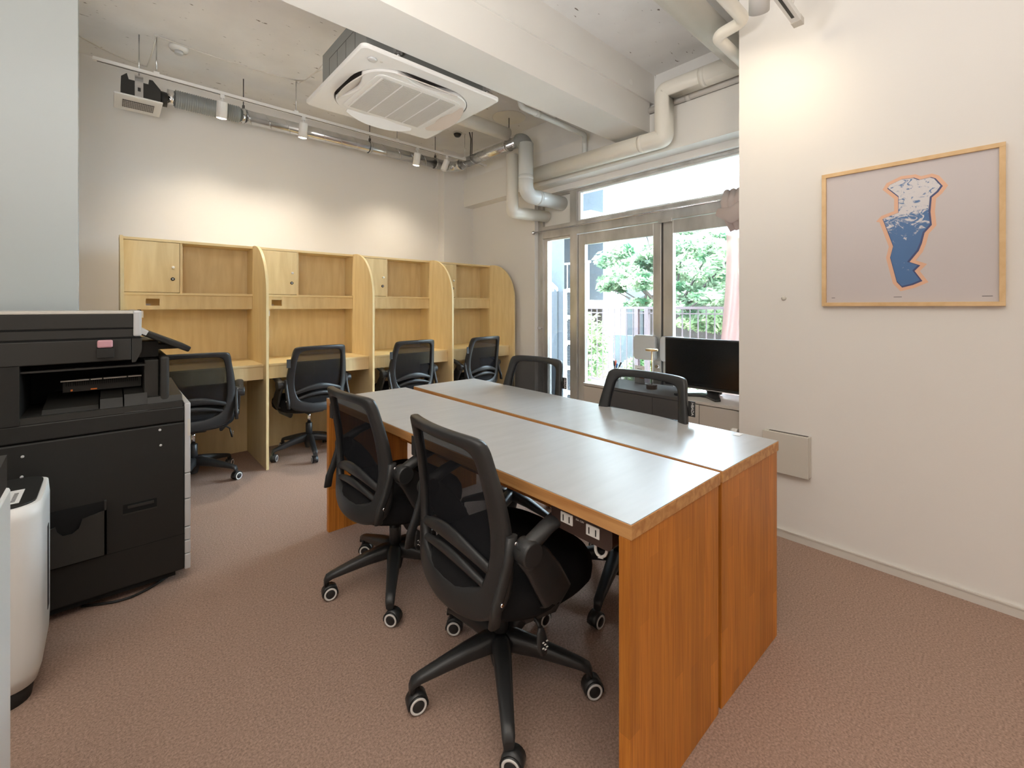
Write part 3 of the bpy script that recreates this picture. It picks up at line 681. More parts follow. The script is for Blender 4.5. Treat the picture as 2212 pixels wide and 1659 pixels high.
# ------------------------------------------------------------------ ceiling cassette air conditioner
ac = thing('ceiling_air_conditioner', 'white four-way ceiling cassette air conditioner hanging beside the beam', 'air conditioner', (1.475, 2.735, 2.60))
S2 = .48; 
MB().box((-.43, -.40, .035), (.42, .27, .27), M['acbody']).build('body', None, ac)
b = MB()
for x0, x1 in ((-.43, -.43),):
    for (y0, z0, y1, z1) in ((-.25, .08, .15, .08), (-.25, .20, .15, .20), (-.25, .08, -.25, .2), (-.117, .08, -.117, .2), (.017, .08, .017, .2), (.15, .08, .15, .2)):
        b.box((-.4312, min(y0, y1)-.0012, min(z0, z1)-.0012), (-.43, max(y0, y1)+.0012, max(z0, z1)+.0012))
b.build('knockout_lines', M['acdark'], ac)
def rr(w, h, r, z, n=10): return [(p[0], p[1], z) for p in rrect(w, h, r, n)]
b = MB(); o_ = rr(.96, .93, .035, 0); o2 = rr(.95, .92, .035, -.004+.0)
b.rings([rr(.96, .93, .035, .022), rr(.96, .93, .035, .006), rr(.945, .915, .035, 0), rr(.80, .76, .27, -.002), rr(.79, .75, .265, .03)], M['acwhite'], cap0=False, cap1=False, smooth=False)
b.build('decor_panel', None, ac)
MB().rings([rr(.79, .75, .265, .03), rr(.72, .68, .2, .05)], M['acdark']).build('outlet_recess', None, ac)
# centre plate with waisted sides
def waist(sc, z):
    out = []
    for i in range(96):
        a = 2*pi*i/96; c, s = cos(a), sin(a); e = 3.4
        x = .385*abs(c)**(2/e)*(1 if c >= 0 else -1); y = .368*abs(s)**(2/e)*(1 if s >= 0 else -1)
        k = .075*(max(0, cos(2*(x/.385)*pi/2*.9)) if abs(s) > abs(c) else max(0, cos(2*(y/.368)*pi/2*.9)))
        if abs(s) > abs(c): y -= k*(1 if y > 0 else -1)
        else: x -= k*(1 if x > 0 else -1)
        out.append((x*sc, y*sc, z))
    return out
MB().rings([waist(.96, .03), waist(1, .01), waist(1, -.006), waist(.985, -.012)], M['acwhite'], smooth=False).build('centre_plate', None, ac)
b = MB(); b.rings([rr(.60, .57, .05, -.0121), rr(.60, .57, .05, -.016), rr(.585, .555, .05, -.0175)], M['acwhite'], smooth=False); pl = b.build('inlet_grille', None, ac)
MB().box((-.265, -.25, -.0185), (.265, .25, -.0175)).build('filter_screen', M['acgrille'], pl)
b = MB()
for i in range(44): b.box((-.265, -.249+i*.0114, -.021), (.265, -.2425+i*.0114, -.0178), M['acslat'])
for i in range(5): b.box((-.269+i*.1325, -.25, -.0225), (-.260+i*.1325, .25, -.0178), M['acwhite'])
b.build('grille_slats', None, pl)
for k, (ang, tilt) in enumerate(((0, 34), (90, 34), (180, 30), (270, 30))):
    L2 = .50 if ang in (90, 270) else .48; a = RAD(ang); d = .335 if ang in (0, 180) else .322
    rs = []
    Rz = Matrix.Rotation(a, 3, 'Z'); Rt = Matrix.Rotation(RAD(tilt), 3, 'Y')
    for i in range(17):
        t = -1+2*i/16; w_ = .060*(1-abs(t)**2.4)+.008
        ring = []
        for p, q in ((-1, -1), (1, -1), (1, 1), (-1, 1)):
            loc = Vector((w_*p-(0 if True else 0), t*L2/2, .003*q+.006*(1-t*t)))
            ring.append(Rz @ (Rt @ loc+Vector((d, 0, -.018 if ang in (90, 0) else .0))))
        rs.append(ring)
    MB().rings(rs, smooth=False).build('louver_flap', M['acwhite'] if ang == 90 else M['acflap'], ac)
MB().lathe([(.026, 0), (.024, -.006), (.014, -.010), (.001, -.011)], M['silver'], o=(-.385, -.375, -.001), n=24).lathe([(.009, 0), (.009, -.003)], M['base'], o=(-.335, -.385, -.001), n=16).build('motion_sensor', None, ac)
for x, y in ((-.25, -.42), (.40, -.42), (.40, .29), (-.25, .29)):
    MB().box((x-.02, y-.012, .06), (x+.02, y+.03, .10), M['steel']).tube([(x, y, .03), (x, y, .528)], .005, M['dsteel']).lathe([(.012, .045), (.012, .06)], M['chrome'], o=(x, y, 0), n=6).build('hanger_rod', None, ac)

# ------------------------------------------------------------------ ducts and pipes
def pipe(name, label, pts, r, m, bend=.09, cat='pipe', joints=(), n=24, jr=1.06, jm=None):
    t = thing(name, label, cat, pts[0]); o = Vector(pts[0])
    MB().tube([Vector(p)-o for p in bendpath(pts, bend, 8)], r, m, n=n).build('pipe_run', None, t)
    if joints:
        b = MB()
        for p, d in joints: b.tube([Vector(p)-o-Vector(d)*.02, Vector(p)-o+Vector(d)*.02], r*jr, jm or m, n=n)
        b.build('joint_sleeve', None, t)
    return t
YP, ZD = 3.165, 2.85
pipe('drain_pipe', 'thick cream pipe running along the window lintel and up beside the beam', [(3.2, 3.42, 2.555), (3.2, 1.765, 2.53), (3.2, 1.765, 2.885), (3.2, 1.16, 2.885)], .072, M['pvc'], .03, joints=[((3.2, 1.95, 2.533), (0, 1, 0)), ((3.2, 1.45, 2.885), (0, 1, 0))], jr=1.01)
pipe('overhead_pipe', 'thick cream pipe crossing the ceiling at the upper right', [(-2.3, 1.19, 2.905), (3.2, 1.19, 2.905)], .08, M['pvc'], .05)
pipe('wall_pipe', 'thin light pipe behind the thick cream pipe, below the ceiling', [(3.30, 1.95, 2.83), (3.30, .95, 2.83)], .026, M['pvcl'], .03, joints=[((3.3, 1.62, 2.83), (0, 1, 0))], jr=1.15)
pipe('small_pipe', 'thin cream pipe with two elbows at the end of the right wall', [(.8, .905, 2.72), (2.47, .905, 2.72), (2.47, 1.055, 2.70), (2.78, 1.055, 2.70), (3.2, 1.055, 2.70)], .031, M['pvc'], .05)
pipe('exhaust_pipe', 'thick grey pipe dropping from the silver duct and turning to the window panel', [(3.0, YP-.06, 2.80), (3.0, YP-.06, 2.30), (3.6, YP-.06, 2.30)], .073, M['pvcg'], .11, joints=[((3.0, YP-.06, 2.47), (0, 0, 1)), ((3.17, YP-.06, 2.30), (1, 0, 0))], jr=1.02)
b = MB(); b.tube(arc((YP+.04, ZD-.10), .10, pi/2, pi, 8, 'yz', 3.0), .072, n=24); tag(b.build('duct_elbow', M['flex']), 'grey rounded elbow joining the silver duct to the grey pipe', 'duct elbow')
pipe('supply_pipe', 'thick cream pipe dropping left of the grey one and turning to the window', [(3.0, 3.30, 2.74), (3.0, 3.30, 2.165), (3.50, 3.30, 2.19)], .060, M['pvc'], .03)
pipe('air_duct_pipe', 'thick cream pipe from the air conditioner to the ceiling corner', [(1.93, 3.23, 2.90), (2.93, 3.30, 2.93)], .062, M['pvc'], .02)
pipe('condensate_pipe', 'thin white pipe running between the beam and the ceiling', [(2.36, 2.5, 3.13), (2.36, 2.5, 2.765), (3.17, 2.52, 2.765), (3.27, 2.60, 2.745), (3.27, 2.60, 2.5)], .023, M['pvcg'], .04, joints=[((2.55, 2.505, 2.765), (1, 0, 0))], jr=1.15)
# galvanised spiral duct
def spiral(name, label, a, bb, r, step, r2=1.03):
    t = thing(name, label, 'duct', a, 0, 'silver spiral duct runs'); A = Vector(a); d = (Vector(bb)-A); Ln = d.length; d.normalize()
    MB().tube([(0, 0, 0), d*Ln], r, n=28).build('duct_pipe', M['galv'], t)
    u = d.orthogonal().normalized(); v = d.cross(u); pts = []
    N_ = int(Ln/step*20)
    for i in range(N_+1):
        s_ = Ln*i/N_; an = s_/step*2*pi; pts.append(d*s_+(u*cos(an)+v*sin(an))*r)
    MB().tube(pts, .0028, n=5).build('spiral_seam', M['galv'], t); return t
YD = 4.28
spiral('spiral_duct', 'silver spiral duct along the top of the booth wall', (.80, YD, 2.82), (2.86, YD, 2.83), .055, .155)
spiral('spiral_duct', 'silver spiral duct running along the window side towards the grey elbow', (2.98, 4.16, 2.84), (3.0, 3.20, 2.85), .055, .13)
b = MB().tube(bendpath([(2.84, YD, 2.83), (2.98, YD, 2.835), (2.98, 4.14, 2.84)], .10), .058, n=24).tube([(2.83, YD, 2.83), (2.87, YD, 2.83)], .061, n=24)
tag(b.build('corner_elbow', M['galv']), 'silver corner elbow joining the two spiral ducts', 'duct elbow')
fx = thing('flexible_duct', 'grey ribbed flexible duct with foil end beside the ventilation fan', 'duct', (.33, YD, 2.82))
MB().tube([(0, 0, 0), (.05, 0, 0)], .056, n=24).build('foil_collar', M['foil'], fx)
b = MB(); N_ = 150; prof = []
for i in range(N_+1): prof.append((.064+.003*sin(i*2*pi/5), .05+.43*i/N_))
b.lathe(prof, ax=(1, 0, 0), n=28); b.build('ribbed_hose', M['flex'], fx)
for x in (.85, 1.6, 2.76):
    pass
for j, (x, y, r0, z, lab) in enumerate(((.84, YD, .057, 2.82, 'steel hanger strap on the silver duct beside the leftmost spotlight'), (1.95, YD, .057, 2.825, 'steel hanger strap on the middle of the silver duct'), (2.72, YD, .057, 2.83, 'steel hanger strap on the silver duct near the corner elbow'), (3.0, 3.35, .057, 2.85, 'threaded hanger rod and clamp beside the grey elbow'))):
    t = thing('duct_hanger', lab, 'hanger', (x, y, z), RAD(90) if y < 4 else 0, 'duct hangers')
    MB().lathe([(r0+.004, -.012), (r0+.004, .012), (r0, .012), (r0, -.012)], ax=(1, 0, 0), n=28, cap=False).build('clamp_ring', M['galv'], t)
    MB().tube([(0, 0, r0), (0, 0, ZC-z)], .004).box((-.008, -.012, r0), (.008, .012, r0+.03)).build('threaded_rod', M['dsteel'], t)

# ventilation fan
vf = thing('ventilation_fan', 'small black ventilation fan with white grille under the track rail', 'ventilation fan', (.165, 4.19, 2.68))
MB().box((-.138, -.155, -.012), (.125, .155, .0), M['white'], .004).build('grille_panel', None, vf)
b = MB().box((-.092, -.07, -.016), (.082, .07, -.012), M['acgrille'])
for i in range(18): b.box((-.09+i*.0098, -.07, -.020), (-.086+i*.0098, .07, -.013), M['acdark'])
for i in range(5): b.box((-.09, -.06+i*.03, -.021), (.08, -.055+i*.03, -.018), M['offwhite'])
b.build('vent_slats', None, vf)
MB().prism([(-.10, .0), (.10, .0), (.115, .03), (.115, .10), (.07, .155), (.05, .155), (.05, .12), (-.06, .12), (-.07, .16), (-.10, .13)], 1, -.11, .11, M['copier2']).lathe([(.055, .11), (.052, .16)], M['copier'], o=(0, 0, .08), ax=(1, 0, 0), n=20).build('fan_housing', None, vf)
MB().box((-.028, -.118, 0), (.018, -.11, .16), M['galv']).box((-.012, -.121, .05), (.004, -.118, .075), M['ink']).tube([(-.005, -.114, .15), (-.005, -.114, ZC-2.68)], .004, M['galv']).build('mount_bracket', None, vf)

# ------------------------------------------------------------------ lighting track with spotlights
tr = thing('lighting_track', 'long white lighting track hung from the ceiling in front of the booth wall', 'lighting track', (-.076, 4.0, 2.835))
b = MB().box((0, -.017, 0), (3.30, .017, .020)); b.build('rail', M['white'], tr)
MB().box((.02, -.005, -.0008), (3.27, .005, .0006)).build('conductor_slot', M['ink'], tr)
for x in (.327, 1.248, 2.18, 3.0):
    MB().tube([(x, 0, .02), (x, 0, ZC-2.835)], .0035, M['galv']).box((x-.016, -.012, .02), (x+.016, .012, .034), M['white']).lathe([(.012, 0), (.012, .01)], M['white'], o=(x, 0, ZC-2.835-.011), n=12).build('suspension_rod', None, tr)
SPOTM = mat('spot_lens_lit', (1, .9, .7), .3, emis=((1, .86, .60), 60))
def spot(x, y, z, tilt, lit, label, rz=0, r=.034, ln=.125, power=30, group='track spotlights'):
    t = thing('track_spotlight', label, 'spotlight', (x, y, z), rz, group)
    MB().box((-.014, -.012, -.028), (.014, .012, 0), M['white'], .002).tube([(0, 0, -.028), (0, 0, -.05)], .007, M['white']).build('adapter', None, t)
    R_ = Matrix.Rotation(tilt, 3, 'X'); ax = R_ @ Vector((0, 0, -1)); o = Vector((0, 0, -.048))-ax*.0
    h = MB().lathe([(r*.6, 0), (r*.97, .003), (r, .008), (r, ln), (r*.93, ln), (r*.9, ln-.008)], M['white'], o=o, ax=ax, n=30); hd = h.build('lamp_head', None, t)
    MB().lathe([(r*.89, ln-.006), (r*.86, ln+.001), (r*.5, ln+.005), (.001, ln+.006)], SPOTM if lit else M['silver'], o=o, ax=ax, n=24).build('lens', None, hd)
    if lit:
        p = Vector((x, y, z))+o+ax*(ln+.012)
        l = light('spotlight_beam', 'SPOT', p, power, (1, .86, .68), p+ax, spot_size=RAD(115), spot_blend=1.0, shadow_soft_size=.03)
    return t
TZ = 2.835
spot(.644, 4.0, TZ, RAD(14), True, 'leftmost lit white track spotlight', r=.036, power=46)
spot(1.232, 4.0, TZ, RAD(12), True, 'second lit white track spotlight from the left', power=46)
spot(2.333, 4.0, TZ, RAD(14), True, 'third lit white track spotlight, left of the unlit one', r=.034, power=46)
spot(2.69, 4.0, TZ, RAD(20), False, 'unlit tilted white track spotlight at the right end of the track', RAD(60), r=.032, ln=.115)
# right-hand track end above the poster wall, and its spotlight
t2 = thing('lighting_track', 'short end of a white lighting track at the top of the poster wall', 'lighting track', (2.42, .645, 2.545))
MB().box((-2.2, -.02, 0), (0, .02, .028), M['white'], .002).box((-.05, -.021, -.001), (0, .021, .029), M['offwhite']).build('rail', None, t2)
MB().box((-2.18, -.006, -.001), (-.09, .006, .001)).build('conductor_slot', M['ink'], t2)
MB().tube(bendpath([(-.12, .0, .03), (-.10, -.01, .09), (-.22, 0, .16), (-.3, 0, .58)], .05), .006).build('cable', M['base'], t2)
sp2 = thing('wall_spotlight', 'grey-white cylinder spotlight at the top edge beside the thin pipe', 'spotlight', (2.17, .735, 2.545))
ax = (Vector((2.645, .86, 2.32))-Vector((2.12, .66, 2.80))).normalized()
MB().lathe([(.04, -.16), (.042, -.155), (.042, 0), (.038, 0), (.037, -.01)], M['white'], o=(0, 0, 0), ax=ax, n=30).tube([(-.04, -.02, .04), (-.06, -.05, .12)], .008, M['white']).build('lamp_head', None, sp2)
MB().lathe([(.034, -.015), (.034, -.008)], SPOTM, o=(0, 0, 0), ax=ax, n=24).build('lens', None, sp2)
light('spotlight_beam', 'SPOT', Vector((2.17, .735, 2.545))+ax*.01, 5.5, (1, .80, .54), Vector((2.17, .735, 2.545))+ax, spot_size=RAD(120), spot_blend=1.0, shadow_soft_size=.03)

# ceiling cable, smoke detector, camera dome
b = MB(); 
def wire(pts, sag, r=.004):
    out = []
    for (p, q) in zip(pts[:-1], pts[1:]):
        for i in range(13):
            t = i/12; v = Vector(p).lerp(Vector(q), t); v.z -= sag*4*t*(1-t); out.append(v)
    return out
b.tube(wire([(-.9, 4.5, 3.125), (-.16, 4.36, 3.125), (.21, 4.22, 2.98), (.25, 3.99, 3.125)], .02), .0045, n=6)
tag(b.build('ceiling_cable', M['offwhite']), 'loose cream cable sagging above the ventilation fan', 'cable')
b = MB(); b.tube(wire([(.25, 3.99, 3.12), (1.17, 3.99, 3.12), (1.19, 3.95, 3.10), (1.05, 3.01, 2.82)], .02)[:40] + [], .004, n=6)
b.tube([(1.17, 3.99, 3.12), (1.2, 3.85, 3.08), (1.15, 3.5, 2.98), (1.06, 3.03, 2.80)], .004, n=6)
tag(b.build('ceiling_cable', M['base']), 'grey cable running along the ceiling to the air conditioner', 'cable')
sd = thing('smoke_detector', 'round white smoke detector on the ceiling above the fan', 'smoke detector', (.385, 4.08, ZC))
MB().lathe([(.06, 0), (.06, -.012), (.052, -.026), (.028, -.03)], n=32).build('base', M['white'], sd)
MB().lathe([(.026, -.03), (.026, -.05), (.022, -.052)], n=20).build('sensor', M['silver'], sd)
cd = thing('camera_dome', 'small dark security camera dome on the ceiling near the duct corner', 'security camera', (2.84, 4.02, ZC))
MB().lathe([(.052, 0), (.052, -.012), (.045, -.014)], n=28).build('mount_ring', M['offwhite'], cd)
MB().lathe([(.042, -.014), (.038, -.03), (.026, -.045), (.001, -.052)], n=28).build('dome', M['black'], cd)
b = MB().tube([(2.93, 3.92, 3.13), (2.95, 3.92, 3.06), (2.95, 3.93, 2.86)], .007, n=8).tube([(2.95, 3.90, 3.13), (2.96, 3.91, 3.0), (2.97, 3.93, 2.86)], .005, n=8)
tag(b.build('cable_drop', M['dsteel']), 'dark cables dropping from the ceiling to the silver duct', 'cable')

# ------------------------------------------------------------------ poster on the right wall
fr = thing('framed_poster', 'landscape poster of a torn blue and white paper shape in a beech frame', 'framed poster', (2.645, .295, 1.545))
W2, H2 = .306, .325; fb = .018
MB().box((-.012, -W2+fb, -H2+fb), (-.010, W2-fb, H2-fb)).build('print_sheet', M['poster'], fr)
b = MB(); b.box((-.024, -W2, -H2), (0, W2, -H2+fb)).box((-.024, -W2, H2-fb), (0, W2, H2)).box((-.024, -W2, -H2+fb), (0, -W2+fb, H2-fb)).box((-.024, W2-fb, -H2+fb), (0, W2, H2-fb)); b.build('frame', M['frame'], fr, bevel=.001)
IMG = [(995,412),(1090,392),(1150,410),(1228,495),(1175,565),(1125,605),(1115,715),(1120,760),(1128,835),(1062,905),(1040,990),(1010,1060),(950,1130),(1048,1162),(985,1222),(1060,1318),(940,1365),(820,1392),(755,1325),(695,1105),(720,1010),(640,800),(610,792),(655,745),(765,705),(765,600),(665,520),(700,465),(825,408),(950,395)]
def pw(u, v):
    """wall point of the poster drawing, from measured proportions"""
    s_ = (u-180)/(1660-180); top = 412+(188-412)*s_; bot = 1480+(1492-1480)*s_
    # perspective foreshortening along the wall
    k = s_*(1492-188)/((1480-412)*(1-s_)+(1492-188)*s_)
    y = (W2-fb)-2*(W2-fb)*k; z = (H2-fb)-2*(H2-fb)*((v-top)/(bot-top)); return (y, z)
from mathutils.geometry import tessellate_polygon
def poly_at(pts, x):
    m = MB(); vs = [m.bm.verts.new((x, *p)) for p in pts]
    for tri in tessellate_polygon([[Vector((*p, 0)) for p in pts]]): m.bm.faces.new([vs[i] for i in tri])
    return m
P1 = [pw(*q) for q in IMG]
def inset(P, d):
    out = []; n = len(P); area = sum(P[i][0]*P[(i+1) % n][1]-P[(i+1) % n][0]*P[i][1] for i in range(n)); sg = 1 if area > 0 else -1
    for i in range(n):
        a = Vector(P[i-1]); b_ = Vector(P[i]); c = Vector(P[(i+1) % n]); e1 = (b_-a).normalized(); e2 = (c-b_).normalized()
        n1 = Vector((-e1.y, e1.x))*sg; n2 = Vector((-e2.y, e2.x))*sg; m_ = (n1+n2)
        m_ = m_.normalized() if m_.length > .05 else n1
        out.append(tuple(b_+m_*d/max(.62, m_.dot(n1))))
    return out
poly_at(P1, -.0124).build('peach_outline', M['peach'], fr); poly_at(inset(P1, .014), -.0128).build('navy_edge', M['navy'], fr)
P3 = [(p[0]+.0025, p[1]+.0025) for p in inset(P1, .018)]
poly_at(P3, -.0132).build('paper_print', M['print'], fr)
for y, w_ in ((W2-.046, .014), (.02, .028), (-W2+.05, .03)): MB().box((-.0126, y-w_/2, -H2+.040), (-.0121, y+w_/2, -H2+.042)).build('caption_line', M['ink'], fr)

# wall box, round wall spot, tiny screw plug
pb = thing('wall_box', 'flat cream wall box mounted low on the right wall', 'wall box', (2.645, .755, .457))
MB().box((-.022, -.105, -.108), (0, .105, .100), M['offwhite'], .002).build('back_box', None, pb)
MB().box((-.036, -.100, -.112), (-.024, .112, .098), M['offwhite'], .002).build('front_cover', None, pb)
MB().box((-.023, -.095, .1), (-.006, .085, .1006), M['acdark']).build('top_slot', None, pb)
b = MB().lathe([(.012, 0), (.010, .003), (.002, .004)], o=(2.645, .775, 1.262), ax=(-1, 0, 0), n=18); tag(b.build('wall_plug', M['offwhite']), 'tiny round filled mark on the wall left of the poster', 'wall plug')
b = MB().lathe([(.02, 0), (.02, .03), (.012, .04)], o=(2.66, 1.012, .50), ax=(0, 1, 0), n=18); tag(b.build('door_stop', M['white']), 'small white round stopper at the wall end by the cabinet', 'door stop')

# ------------------------------------------------------------------ low cabinet and things on it
cz0, cx0, cyl = .64, 2.675, 2.14
cab = thing('low_cabinet', 'low grey cabinet in front of the glass doors', 'cabinet', (cx0, .92, 0))
MB().box((.015, 0, .0), (.35, cyl-.92, cz0-.02), M['cabinet']).build('carcass', None, cab)
MB().box((0, -.01, cz0-.018), (.36, cyl-.92+.006, cz0), M['cabtop'], .001).build('top_board', None, cab)
ys = [cyl-.008, 1.56, 1.244, .925]
for i, (a_, b_) in enumerate(zip(ys[:-1], ys[1:])):
    MB().box((0, b_-.92+.002, .04), (.014, a_-.92-.002, cz0-.024)).build('cabinet_door', M['cabinet'], cab)
mo = thing('monitor', 'black widescreen computer monitor on the low cabinet by the wall', 'monitor', (2.9, 1.33, cz0))
b = MB(); b.box((0, -.27, .03), (.03, .264, .365), M['black'], .006); b.build('housing', None, mo)
MB().box((-.002, -.255, .05), (0, .254, .353)).build('screen', M['screen'], mo)
MB().box((-.0015, -.26, .03), (0, .26, .034), M['silver']).build('bezel_strip', None, mo)
MB().box((.02, -.11, .005), (.06, -.02, .12), M['black'], .008).build('stand_neck', None, mo)
b = MB(); b.prism([(-.18, .09), (-.165, .11), (-.02, -.0), (.0, -.02), (.07, -.05), (.07, -.09), (-.02, -.12), (-.15, -.185), (-.185, -.165), (-.10, -.07), (-.10, -.03)], 2, 0.0005, .014); b.build('stand_foot', M['black'], mo, bevel=.003)
lm = thing('table_lamp', 'slim gold table lamp with a disc top and wooden base on the cabinet', 'lamp', (2.83, 1.655, cz0))
MB().lathe([(.036, 0.0005), (.037, .004), (.037, .028), (.035, .031)], n=28).build('base', M['wood'], lm)
MB().tube([(0, 0, .03), (0, 0, .275)], .004).build('stem', M['brass'], lm)
MB().lathe([(.006, .262), (.042, .268), (.043, .274), (.040, .280), (.004, .283)], M['brass'], n=32).build('shade', None, lm)
pc = thing('pencil_holder', 'small clear pen holder with pens on the cabinet', 'pen holder', (2.93, 2.03, cz0))
MB().lathe([(.026, .0005), (.028, .09), (.026, .09), (.024, .004)], M['pvcg'], n=20).build('cup', None, pc)
for dx, dy, h, m, tn, nm in ((0, .0, .16, 'white', 'red', 'red-capped white marker in the pen holder'), (.008, .012, .15, 'ink', 'ink', 'black pen leaning left in the pen holder'), (-.008, -.01, .14, 'white', 'blue', 'white pen with blue end in the pen holder'), (.01, -.012, .145, 'silver', 'ink', 'silver pen with dark end in the pen holder')):
    tp_ = Vector((dx*2.6, dy*2.6-.008, h)); b0 = Vector((-dx, -dy, .006))
    t = thing('pen', nm, 'pen', Vector((2.93, 2.03, cz0))+b0, 0, 'pens in the holder')
    MB().tube([(0, 0, 0), (tp_-b0)*.75], .0045, n=10).build('barrel', M[m], t)
    MB().tube([(tp_-b0)*.75, (tp_-b0)], .006, n=10).build('cap', M[tn], t)
cs = thing('card_stand', 'small white card with a blue band standing on the cabinet', 'card stand', (2.96, 1.83, cz0))
b = MB(); b.box((-.002, -.042, .0005), (.0, .042, .135), M['white']); b.box((-.002, -.042, .0005), (.03, .042, .003), M['white']); b.build('card', None, cs)
MB().box((-.0028, -.038, .068), (-.002, .038, .078), M['blue']).box((-.0028, -.038, .04), (-.002, .0, .055), M['orange']).box((-.0028, -.02, .108), (-.002, .02, .112), M['outblue']).build('card_print', None, cs)

# ------------------------------------------------------------------ outdoors
b = MB().box((3.72, -9, -.2), (6.2, 16, -.08)); struct('trim_7', b, M['terrace'], label='paved terrace outside')
b = MB().box((6.2, -14, -.4), (30, 26, -.25)); struct('ground', b, M['terrace'], label='pale ground beyond the terrace')
rl = thing('terrace_railing', 'mauve metal railing along the terrace edge', 'railing', (5.6, 2.4, -.08))
MB().box((-.03, -4.6, 1.265), (.03, 2.1, 1.30)).build('top_rail', M['rail'], rl)
MB().box((-.02, -4.6, .17), (.02, 2.1, .20)).build('bottom_rail', M['rail'], rl)
for y in (1.107, .945, -1.0, -3.0): MB().box((-.03, y-.03, 0), (.03, y+.03, 1.265)).build('post', M['rail'], rl)
k = 0
for i in range(44):
    y = 2.02-i*.106
    if y < -2.2: break
    MB().box((-.006, y-.006, .2), (.006, y+.006, 1.2653)).build('baluster', M['rail'], rl)
MB().box((-.012, -4.6, 1.20), (.012, 2.1, 1.215)).build('upper_rail', M['rail'], rl)
# folded louvered shutter outside the side light
lo = thing('louvered_shutter', 'white framed slate shutter standing outside the narrow side window', 'shutter', (4.3, 3.62, -.08))
b = MB(); b.box((0, -.05, 0), (.04, .02, 1.52)); b.box((0, .13, 0), (.04, .17, 1.52))
b = MB(); 
for y0, y1 in ((-.17, -.15), (.09, .14)): b.box((0, y0, 0), (.04, y1, 1.52))
for z in (0, .19, .50, .82, 1.14, 1.48): b.box((0, -.15, z), (.04, .09, z+.05))
b.build('white_frame', M['outwhite'], lo)
b = MB()
for z0, z1 in ((.05, .19), (.24, .50), (.55, .82), (.87, 1.14), (1.19, 1.48)):
    n_ = int((z1-z0)/.018)
    for i in range(n_): b.box((.012, -.15, z0+i*.018), (.03, .09, z0+i*.018+.013))
b.box((.03, -.15, .05), (.034, .09, 1.48)); b.build('louver_slats', M['louver'], lo)
MB().box((.0, .14, 0), (.03, .42, 1.50), M['louver']).box((-.01, .24, 0), (.0, .26, 1.50), M['outblue']).build('folded_leaf', None, lo)
# buildings across the yard
bd = thing('neighbour_building', 'grey-blue building with a white balcony railing across the yard', 'building', (11, 8.05, -.25))
MB().box((0, 0, 0), (4, 8, 7), M['outblue']).build('facade', None, bd)
MB().box((-.9, -.2, 1.45), (0, 8, 1.66), M['outwhite']).build('balcony_slab', None, bd)
b = MB()
for i in range(50): b.box((-.88, -.15+i*.16, 1.66), (-.85, -.13+i*.16, 2.75))
b.box((-.9, -.2, 2.72), (-.84, 8, 2.78)); b.build('balcony_railing', M['outwhite'], bd)
MB().box((-.02, 0, 0), (0, 8, 1.45), M['outbrown']).build('ground_cladding', None, bd)
MB().box((-.92, -.25, 3.9), (0, 8, 4.2), M['outwhite']).build('upper_slab', None, bd)
wc = MB().box((10.2, 7.0, -.25), (10.6, 7.45, 7)); tag(wc.build('white_column', M['outwhite']), 'tall sunlit white wall pier left of the tree outside', 'pier')
st = thing('outdoor_staircase', 'white outdoor staircase with railings seen through the side window', 'staircase', (8.2, 7.4, -.25))
for k_, (y0, z0, y1, z1) in enumerate(((.0, .9, 3.2, 3.3),)):
    rs = [[(0, y0, z0-.18), (.06, y0, z0-.18), (.06, y0, z0+.12), (0, y0, z0+.12)], [(0, y1, z1-.18), (.06, y1, z1-.18), (.06, y1, z1+.12), (0, y1, z1+.12)]]
    MB().rings(rs, smooth=False).build('stringer', M['outwhite'], st)
    b = MB()
    for i in range(24):
        y = y0+(y1-y0)*i/23; z = z0+(z1-z0)*i/23; b.box((.02, y-.012, z+.1), (.04, y+.012, z+1.0))
    rs = [[(0, y0, z0+.98), (.05, y0, z0+.98), (.05, y0, z0+1.04), (0, y0, z0+1.04)], [(0, y1, z1+.98), (.05, y1, z1+.98), (.05, y1, z1+1.04), (0, y1, z1+1.04)]]
    b.rings(rs, smooth=False); b.build('stair_railing', M['outwhite'], st)
    b = MB()
    for i in range(14): y = y0+(y1-y0)*i/13; z = z0+(z1-z0)*i/13; b.box((.06, y-.14, z), (1.0, y+.14, z+.05))
    b.build('treads', M['outwall'], st)
MB().box((1.0, .7, 0), (1.1, 4.2, 6.5), M['outblue']).build('back_wall', None, st)
b = MB().box((8.0, -3.5, -.25), (8.15, 5.6, .62)); tag(b.build('garden_wall', M['outwall']), 'low grey-blue garden wall behind the terrace railing', 'garden wall')
b = MB().box((13.2, -12, -.25), (13.5, 8, 1.6)); tag(b.build('boundary_fence', M['outbrown']), 'brown boundary fence behind the trees', 'fence')
def foliage(name, n, size, blobs, seed):
    rnd = random.Random(seed); b = MB(); bm = b.bm
    for _ in range(n):
        c, r = rnd.choice(blobs); d = Vector((rnd.gauss(0, 1), rnd.gauss(0, 1), rnd.gauss(0, 1))).normalized()*rnd.uniform(.55, 1.05)
        p = Vector(c)+Vector((d.x*r[0], d.y*r[1], d.z*r[2])); s_ = size*rnd.uniform(.6, 1.4)
        a = Vector((rnd.gauss(0, 1), rnd.gauss(0, 1), rnd.gauss(0, .6))).normalized(); q = a.cross(Vector((rnd.gauss(0, 1), rnd.gauss(0, 1), rnd.gauss(0, 1)))).normalized()
        vs = [bm.verts.new(p+a*s_), bm.verts.new(p+q*s_*.32+a*s_*.1), bm.verts.new(p-a*s_), bm.verts.new(p-q*s_*.32)]; bm.faces.new(vs)
    return b
